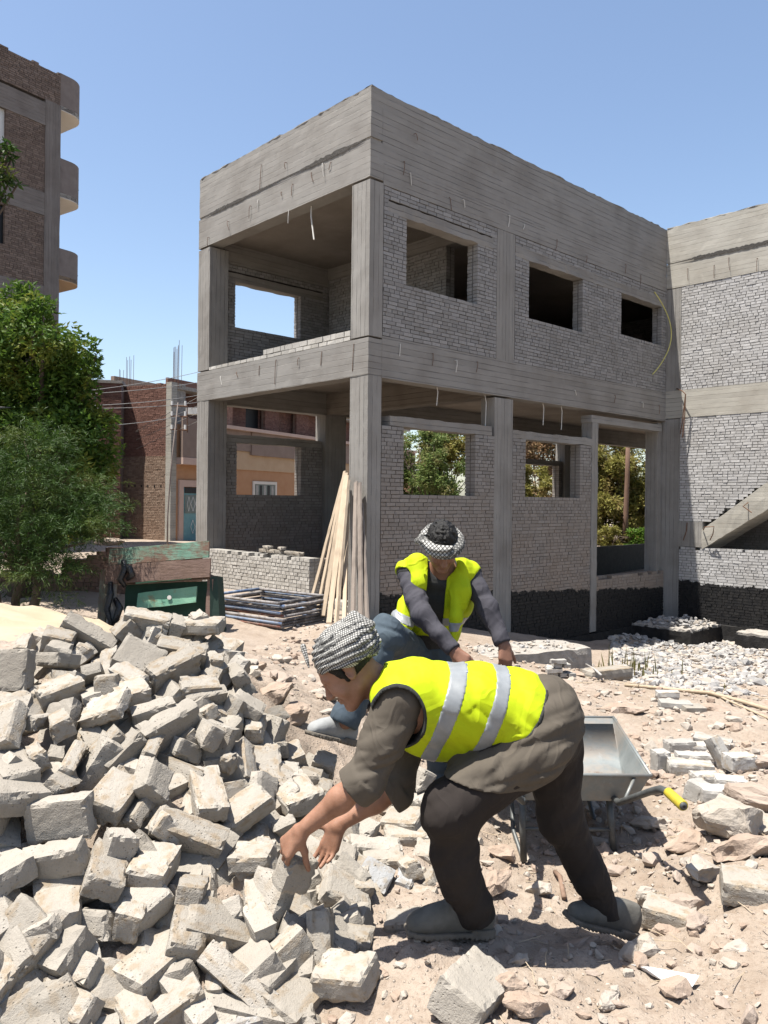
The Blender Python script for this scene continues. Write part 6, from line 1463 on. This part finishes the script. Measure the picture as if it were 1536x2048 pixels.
# eyes lie on the body; hair at the back of the head under the scarf
def hair1(P):
    q = ((P-HO.astype(f32))@HR.T.astype(f32)); d = d_ell(q, (-.012, .030, 0), np.eye(3), (.108, .101, .0835)); d = smax(d, q[:, 0]-.035-.3*(q[:, 1]), .008); d = smax(d, -.045-q[:, 1]-.25*(-q[:, 0]), .01); d = smax(d, -(d_ell(np.c_[q[:, :2], np.abs(q[:, 2])], (-.008, -.008, .085), np.eye(3), (.026, .036, .02))), .006)
    d = smin(d, d_cap(np.c_[q[:, :2], np.abs(q[:, 2])], (.012, .02, .074), (.012, -.030, .070), .009, .006), .01)
    return d+vnoise(P, 90, 4)*.0022
sdf_obj("hair", hair1, HO-.16, HO+.16, .005, HAIR, man)
def scarf1(P):
    q = ((P-HO.astype(f32))@HR.T.astype(f32)); n = np.array([-.40, .916, 0.]); t = q@n.astype(f32)
    d = d_ell(q, (-.042, .052, 0), np.eye(3), (.128, .097, .112)); ang = np.arctan2(q[:, 2], q[:, 0]+.03)
    w = np.sin(t*150+ang*2.2+vnoise(P, 14, 3)*2.4); d = d-.009*np.abs(w)**1.3+.004-.014*vnoise(P, 12, 8)-.005*vnoise(P, 30, 4)
    tie_ = d_cap(q, (-.14, .115, -.02), (-.17, .06, -.045), .028, .018); d = smin(d, tie_-.004*vnoise(P, 30, 2), .02)
    d = smin(d, d_cap(q, (.055, .165, -.03), (.085, .10, -.06), .010, .005)-.002*vnoise(P, 50, 2), .008)
    return smax(d, .018-t+.006*np.sin(ang*5), .006)
sdf_obj("headscarf", scarf1, HO-np.array([.22, .18, .16]), HO+np.array([.22, .18, .24]), .005, KEF, man)
# trousers
def trous1(P):
    d = None
    for (h, k, c, a, rr, sd) in (('nh', 'nk', 'nc', 'na', (.124, .092, .076, .076), 1), ('fh', 'fk', 'fc', 'fa', (.118, .084, .068, .058), 5)):
        q = chain(P, [J['pel']*.35+J[h]*.65, J[h], J[k], J[c], J[a]], [.13, *rr], .05)
        v = J[a]-J[k]; L = np.linalg.norm(v); v /= L; t = ((P-J[k].astype(f32))@v.astype(f32))/L
        mk = np.clip(t*1.2+.15, 0, 1)*np.clip((1.25-t)*3, 0, 1); q = q+creases(P, v*.85+np.array([.45, 0, 0]), 13, 5, .0075, sd)*np.clip(mk+.1, 0, 1)+creases(P, (.75, .1, -.6), 12, 3.2, .008, sd+2)
        q = smax(q, ((P-J[a].astype(f32))@v.astype(f32))-.012-.012*vnoise(P, 14, 4), .008); d = q if d is None else smin(d, q, .03)
    p = d_ell(P, J['pel']+np.array([.005, .0, .0]), np.eye(3), (.126, .172, .142)); return smin(d, p, .05)+.002*vnoise(P, 22, 5)
sdf_obj("trousers", trous1, (.0, 2.55, -.02), (.98, 3.36, 1.0), .0065, TROUS, man)
# shirt: torso, loose hem over the hips, rolled sleeves
_hp = np.array([at_d(x, y, 2.8) for x, y in ((868, 1528), (888, 1546), (960, 1562), (1060, 1570), (1120, 1540), (1160, 1488), (1180, 1470))]); HEMX, HEMZ = _hp[:, 0], _hp[:, 2]
A1 = at_d(1100, 1352, 2.85); B1 = at_d(1068, 1455, 2.80); C1 = at_d(895, 1546, 2.80)
def shirt1(P):
    d = torso1(P, .012); bt = d_ell(P, J['pel']+np.array([.0, 0, .004]), frame((1, 0, -.35), (0, 0, 1)), (.147, .188, .163)); d = smin(d, bt, .06)
    fl = d_cap(P, J['low']+np.array([-.04, -.05, -.07]), at_d(930, 1512, 2.86), .10, .07); d = smin(d, fl, .06)
    d = smin(d, trous1(P)-.014+.006*vnoise(P, 7, 4), .03)
    d = d+creases(P, (-.30, .15, .95), 16, 3.2, .014, 3)*np.clip((P[:, 0]-.18)*4, 0, 1)*np.clip((1.02-P[:, 2])*6, .1, 1)
    vh = smax(((P-B1.astype(f32))@np.array([.93, 0, -.37], f32)), ((P-C1.astype(f32))@np.array([.46, 0, -.888], f32)), .03); d = d+.016*np.clip(-vh*25, 0, 1)
    hem = np.interp(P[:, 0], HEMX, HEMZ)+.35*np.clip(P[:, 1]-2.9, 0, 1)+.008*vnoise(P, 9, 6)
    d = smax(d, hem-P[:, 2], .006); d = smax(d, .17-P[:, 0], .01)
    for s, e_, w, sd in (('ns', 'ne', 'nw', 1), ('fs', 'fe', 'fw', 4)):
        v = J[e_]-J[s]; L = np.linalg.norm(v); v /= L; end = J[e_]+(J[w]-J[e_])*.10; q = chain(P, [J[s], J[s]*.45+J[e_]*.55, J[e_], end], [.088, .078, .070, .064], .03)
        t = ((P-J[s].astype(f32))@v.astype(f32))/L; q = q+creases(P, v*.7+np.array([.55, 0, -.3]), 17, 4.5, .013, sd)*np.clip(t*1.5, 0.25, 1)
        wv = (J[w]-J[e_]); wv /= np.linalg.norm(wv); cut = ((P-end.astype(f32))@wv.astype(f32)); q = smax(q, cut-.02, .006)
        cuff = np.maximum(np.abs(cut+.012)-.030, d_cap(P, J[e_]-wv*.05, end+wv*.08, .078, .076))+.003*vnoise(P, 25, 2); q = smin(q, cuff, .006); d = smin(d, q, .03)
    col = smax(d_cap(P, J['neck']+np.array([.01, -.05, -.02]), J['neck']+np.array([.01, .05, -.02]), .075, .075), d_cap(P, J['neck']-np.array([.1, 0, 0]), J['neck']+np.array([.1, 0, 0]), .2, .2), .01)
    d = smin(d, d_cap(P, J['neck']+np.array([.035, 0, -.03]), J['ch'], .085, .09), .04)
    nk = d_cap(P, HO-HR[1]*.02, J['neck']+np.array([-.005, 0, -.005]), .075, .074); return smax(d, -nk, .01)
sdf_obj("shirt", shirt1, (-.28, 2.52, .28), (.98, 3.34, 1.12), .006, SHIRT, man)
# vest
ax_t = np.array([.946, 0, -.324])
def halfp(P, a, b, sgn):
    e = b-a; n = np.array([-e[2], 0, e[0]]); n /= np.linalg.norm(n); return ((P-a.astype(f32))@n.astype(f32))*sgn
AN = at_d(800, 1425, 2.75)
def vest1(P):
    d = torso1(P, .026); sag = d_cap(P, at_d(835, 1455, 2.91), at_d(960, 1465, 2.91), .120, .110); d = smin(d, sag, .05)
    d = smin(d, d_cap(P, J['neck']+np.array([.05, 0, -.01]), J['ch'], .092, .10), .05)
    d = d+creases(P, (.82, 0, .57), 13, 3.0, .016, 9)*np.clip((1.06-P[:, 2])*6, .30, 1)+.004*vnoise(P, 10, 3)
    d = smax(d, halfp(P, A1, B1, 1), .02) if False else d
    n1 = np.array([.93, 0, -.37]); n2 = np.array([.46, 0, -.888])
    h1 = ((P-B1.astype(f32))@n1.astype(f32)); h2 = ((P-C1.astype(f32))@n2.astype(f32)); d = smax(d, smax(h1, h2, .03)+.006*np.sin(P[:, 0]*40), .006)
    cl = at_d(738, 1392, 2.8); nc_ = np.array([-.88, 0, -.47]); d = smax(d, ((P-cl.astype(f32))@nc_.astype(f32)), .006)
    bt = at_d(800, 1496, 2.8); nb_ = np.array([-.47, 0, -.88]); d = smax(d, ((P-bt.astype(f32))@nb_.astype(f32)), .01)
    nk = d_cap(P, HO-HR[1]*.02, J['neck']+np.array([.0, 0, -.0]), .085, .083); d = smax(d, -nk, .006)
    m = np.abs(P[:, 1]-2.905); r = np.sqrt(((P[:, 0]-AN[0]+.008)/.92)**2+((P[:, 2]-AN[2]+.01)/1.14)**2); arm = smax(r-.098, .075-m, .02)
    return smax(d, -arm, .006)
VP, VF = surf(vest1, (-.22, 2.55, .42), (.84, 3.28, 1.14), .006)
vest = link("vest", mesh_np("vest", VP, VF, True), man, (HIVIS,))
def tcoord(P): return P@ax_t.astype(f32)
for (ta, tb_) in (((905, 1322), (942, 1322)), ((1000, 1324), (1032, 1324))):
    t0 = tcoord(at_d(*ta, 2.85)); t1 = tcoord(at_d(*tb_, 2.85))
    def bandf(P): v = vest1(P); return np.maximum(np.maximum(v-.0028, -v-.02), np.abs(tcoord(P)-(t0+t1)/2)-(t1-t0)/2)
    sdf_obj("reflective_band", bandf, (-.1, 2.55, .42), (.84, 3.28, 1.14), .006, BAND, vest)
def trimf(P):
    v = vest1(P); m = np.abs(P[:, 1]-2.905); r = np.sqrt(((P[:, 0]-AN[0]+.008)/.92)**2+((P[:, 2]-AN[2]+.01)/1.14)**2); n1 = np.array([.93, 0, -.37]); n2 = np.array([.46, 0, -.888])
    h = smax(((P-B1.astype(f32))@n1.astype(f32)), ((P-C1.astype(f32))@n2.astype(f32)), .03)+.006*np.sin(P[:, 0]*40)
    e = np.minimum(np.maximum(r-.107, .065-m), -.009-h); return np.maximum(np.maximum(v-.003, -v-.012), e)
sdf_obj("edge_trim", trimf, (-.22, 2.55, .42), (.84, 3.28, 1.14), .0055, TRIM, vest)
shoe("shoe", at_d(812, 1868, 2.86), at_d(983, 1868, 2.93), .105, (0, 0, 1), man, SHOE, .052, 1.25)
shoe("shoe", at_d(1133, 1838, 3.10), at_d(1266, 1876, 3.18), .10, (-.28, -.1, 1), man, SHOE, .050, 1.2)

# ------------------------------------------------------------------ the second man, stooping behind
G = {k: at_d(*v) for k, v in dict(neck=(886, 1138, 4.52), sl=(818, 1146, 4.55), sr=(938, 1148, 4.55), ch=(880, 1195, 4.62), low=(858, 1262, 4.78), pel=(848, 1300, 4.86),
     el=(843, 1228, 4.34), wl=(908, 1302, 4.22), er=(974, 1214, 4.44), wr=(1008, 1288, 4.34), hl=(815, 1300, 4.72), hr=(880, 1310, 4.82), kl=(772, 1266, 4.16), al=(690, 1442, 4.02), kr=(890, 1440, 4.62), ar=(874, 1568, 4.66)).items()}
HO2 = at_d(884, 1093, 4.36); HR2 = frame((.10, -.70, -.70), (.02, -.70, .70))
hands2 = [hand_parts(G['wl'], at_d(945, 1335, 4.16)-G['wl'], (.3, .8, -.4), 1, (.5, .5, .5, .6), (.5, .6, .6), .3, .08, 1.0),
          hand_parts(G['wr'], at_d(1012, 1335, 4.30)-G['wr'], (-.2, .9, -.3), -1, (.5, .5, .55, .6), (.5, .6, .6), .3, .08, 1.0)]
def torso2(P, e=0.):
    d = None
    for s in ('sl', 'sr'):
        o = (G[s]-(G['sl']+G['sr'])/2)*.40; q = chain(P, [G['ch']*.35+G['neck']*.65+o*1.1+np.array([0, .03, -.03]), G['ch']+o, G['low']+o*.8, G['pel']+o*.9], [.095+e, .105+e, .100+e, .115+e], .05); d = q if d is None else smin(d, q, .07)
    return smin(d, d_cap(P, G['sl'], G['sr'], .066+e, .066+e), .07)
def body2(P):
    d = head_sdf(P, HO2, HR2); d = smin(d, d_cap(P, HO2-HR2[0]*.038-HR2[1]*.055, G['neck'], .054, .062), .03); d = smin(d, torso2(P, -.012), .05)
    for s, e_, w in (('sl', 'el', 'wl'), ('sr', 'er', 'wr')): d = smin(d, chain(P, [G[s], G[e_], G[w]], [.05, .04, .027], .03), .03)
    for h, k, a in (('hl', 'kl', 'al'), ('hr', 'kr', 'ar')): d = smin(d, chain(P, [G[h], G[k], G[a]], [.08, .055, .042], .04), .05)
    return hands_sdf(P, hands2, d)
man2 = sdf_obj("person", body2, (-.42, 3.85, -.15), (.86, 5.1, 1.62), .0062, SKIN2, label="man stooping behind the bending one, dark long sleeves, open yellow vest, checked headband, jeans", cat="person")
def hair2(P):
    q = ((P-HO2.astype(f32))@HR2.T.astype(f32)); d = d_ell(q, (-.018, .038, 0), np.eye(3), (.104, .103, .083)); d = smax(d, q[:, 0]*.55-q[:, 1]+.025, .01)
    return d-np.abs(vnoise(P, 55, 2))*.012-.004*vnoise(P, 120, 6)
sdf_obj("hair", hair2, HO2-.2, HO2+.2, .0055, HAIR, man2)
def band2(P):
    q = ((P-HO2.astype(f32))@HR2.T.astype(f32)); u0 = .040+.16*q[:, 0]+.03*q[:, 2]; rr = np.sqrt((q[:, 0]+.012)**2*.72+q[:, 2]**2*1.05); ang = np.arctan2(q[:, 2], q[:, 0])
    w = q[:, 1]-u0; d = np.sqrt(((rr-.093)/.026)**2+(w/.036)**2)-1; d = d*.024; d = d-.005*np.sin(w*190+ang*3.2+2*vnoise(P, 12, 4))-.006*vnoise(P, 16, 7)
    kn = d_cap(q, (-.02, .035, .105), (-.05, .0, .13), .03, .018); return smin(d, kn-.004*vnoise(P, 30, 3), .02)
sdf_obj("headband", band2, HO2-.22, HO2+.22, .0055, KEF2, man2)
def jeans2(P):
    d = None
    for (h, k, a, rr, sd) in (('hl', 'kl', 'al', (.115, .092, .080), 3), ('hr', 'kr', 'ar', (.115, .088, .075), 7)):
        q = chain(P, [G['pel']*.4+G[h]*.6, G[h], G[k], G[a]], [.115, *rr], .04); v = G[a]-G[k]; v /= np.linalg.norm(v)
        q = q+creases(P, v, 14, 4.5, .011, sd)+creases(P, (.6, .2, .7), 12, 4, .009, sd+1)*(P[:, 2] > .7); q = smax(q, ((P-G[a].astype(f32))@v.astype(f32))-.02, .008); d = q if d is None else smin(d, q, .03)
    return smin(d, d_ell(P, G['pel'], np.eye(3), (.17, .14, .13)), .05)
sdf_obj("jeans", jeans2, (-.46, 3.85, -.12), (.6, 5.15, 1.1), .008, JEANS, man2)
def knit2(P):
    d = None
    for s, e_, w, sd in (('sl', 'el', 'wl', 2), ('sr', 'er', 'wr', 6)):
        v = G[w]-G[s]; v /= np.linalg.norm(v); vw = G[w]-G[e_]; vw /= np.linalg.norm(vw)
        q = chain(P, [G[s], G[e_], G[w]], [.070, .058, .044], .03)+creases(P, v, 13, 6, .006, sd)+creases(P, v+np.array([.5, 0, .2]), 22, 6, .004, sd+9); cut = ((P-G[w].astype(f32))@vw.astype(f32))+.004; q = smax(q, cut, .005)
        q = smin(q, np.maximum(np.abs(cut+.022)-.020, d_cap(P, G[w]-vw*.06, G[w]+vw*.02, .043, .042)), .006); d = q if d is None else np.minimum(d, q)
    return d
sdf_obj("long_sleeves", knit2, (.0, 4.05, .45), (.86, 4.75, 1.42), .0065, DKNIT, man2)
def tee2(P):
    d = torso2(P, .006)+creases(P, (.2, .1, .9), 13, 4, .008, 4); d = smax(d, G['pel'][2]+.0-P[:, 2], .01); return smax(d, -d_cap(P, HO2-HR2[1]*.02, G['neck'], .07, .072), .008)
sdf_obj("tee_shirt", tee2, (-.05, 4.3, .6), (.75, 5.1, 1.4), .008, TEE, man2)
OP1, OP2 = at_d(858, 1110, 4.4), at_d(897, 1118, 4.4)
def vest2(P):
    d = torso2(P, .020)
    pr = chain(P, [at_d(924, 1132, 4.50), at_d(920, 1180, 4.44), at_d(912, 1235, 4.40), at_d(906, 1288, 4.38)], [.052, .056, .040, .016], .03)
    pl_ = chain(P, [at_d(835, 1125, 4.50), at_d(838, 1165, 4.46), at_d(822, 1205, 4.56), at_d(800, 1245, 4.52), at_d(802, 1258, 4.46)], [.055, .056, .060, .066, .055], .03)
    d = smin(smin(d, pr, .03), pl_, .03)+creases(P, (.9, .1, .35), 13, 3.5, .012, 6)
    px = P[:, 0]/P[:, 1]; pz = (CH-P[:, 2])/P[:, 1]                              # open front: a wedge between the two panels
    lo_ = np.interp(P[:, 2], [G['low'][2]-.1, G['ch'][2], 1.30], [.135, .235, .255]); hi_ = np.interp(P[:, 2], [G['low'][2]-.1, G['ch'][2], 1.30], [.335, .345, .365])
    op = np.maximum(np.maximum(lo_-P[:, 0], P[:, 0]-hi_), P[:, 1]-4.60); d = smax(d, -op, .006)
    d = smax(d, -d_cap(P, HO2-HR2[1]*.02, G['neck']+np.array([0, .02, 0]), .078, .080), .006)
    for s, e_ in (('sl', 'el'), ('sr', 'er')):
        v = G[e_]-G[s]; v /= np.linalg.norm(v); o = np.array([-1 if s == 'sl' else 1, 0, -.1]); c_ = G[s]+o*.045+v*.06; d = smax(d, -d_cap(P, c_, c_+o*.2+v*.10, .082, .10), .008)
    return smax(d, at_d(800, 1278, 4.5)[2]-P[:, 2]-.35*np.clip(P[:, 0]-.25, 0, 1), .01)
vst2 = sdf_obj("vest", vest2, (-.1, 4.2, .6), (.75, 5.1, 1.42), .0065, HIVIS, man2)
zb = (at_d(910, 1245, 4.4)[2], at_d(910, 1262, 4.4)[2])
def band_r(P): v = vest2(P); return np.maximum(np.maximum(v-.003, -v-.02), np.minimum(np.maximum(np.abs(P[:, 2]-(zb[0]+zb[1])/2)-.025, .33-P[:, 0]), np.maximum(np.abs((P@np.array([.45, 0, .89], f32))-((at_d(800, 1232, 4.5))@np.array([.45, 0, .89])))-.022, P[:, 0]-.22)))
sdf_obj("reflective_band", band_r, (-.1, 4.2, .6), (.75, 5.1, 1.42), .0065, BAND, vst2)
shoe("shoe", at_d(614, 1470, 3.93), at_d(706, 1492, 4.06), .105, (-.2, .0, 1), man2, SHOEL, .050, 1.2)
shoe("shoe", at_d(842, 1605, 4.5), at_d(878, 1592, 4.74), .105, (0, 0, 1), man2, SHOEL, .050, 1.1)
# ------------------------------------------------------------------ all base colours scaled down, set against raised exposure, for deeper shade
TONE = .76
for m in bpy.data.materials:
    if not m.use_nodes: continue
    t = m.node_tree; b = t.nodes.get("Principled BSDF")
    if not b: continue
    for inp in [b.inputs["Base Color"]]+[n.inputs[0] for n in t.nodes if n.type == 'BSDF_TRANSLUCENT']:
        if inp.is_linked:
            src = inp.links[0].from_socket; mx = t.nodes.new("ShaderNodeMix"); mx.data_type = 'RGBA'; mx.blend_type = 'MULTIPLY'; mx.inputs[0].default_value = 1
            t.links.new(src, mx.inputs[6]); mx.inputs[7].default_value = (TONE, TONE, TONE, 1); t.links.new(mx.outputs[2], inp)
        else:
            c = inp.default_value; inp.default_value = (c[0]*TONE, c[1]*TONE, c[2]*TONE, 1)
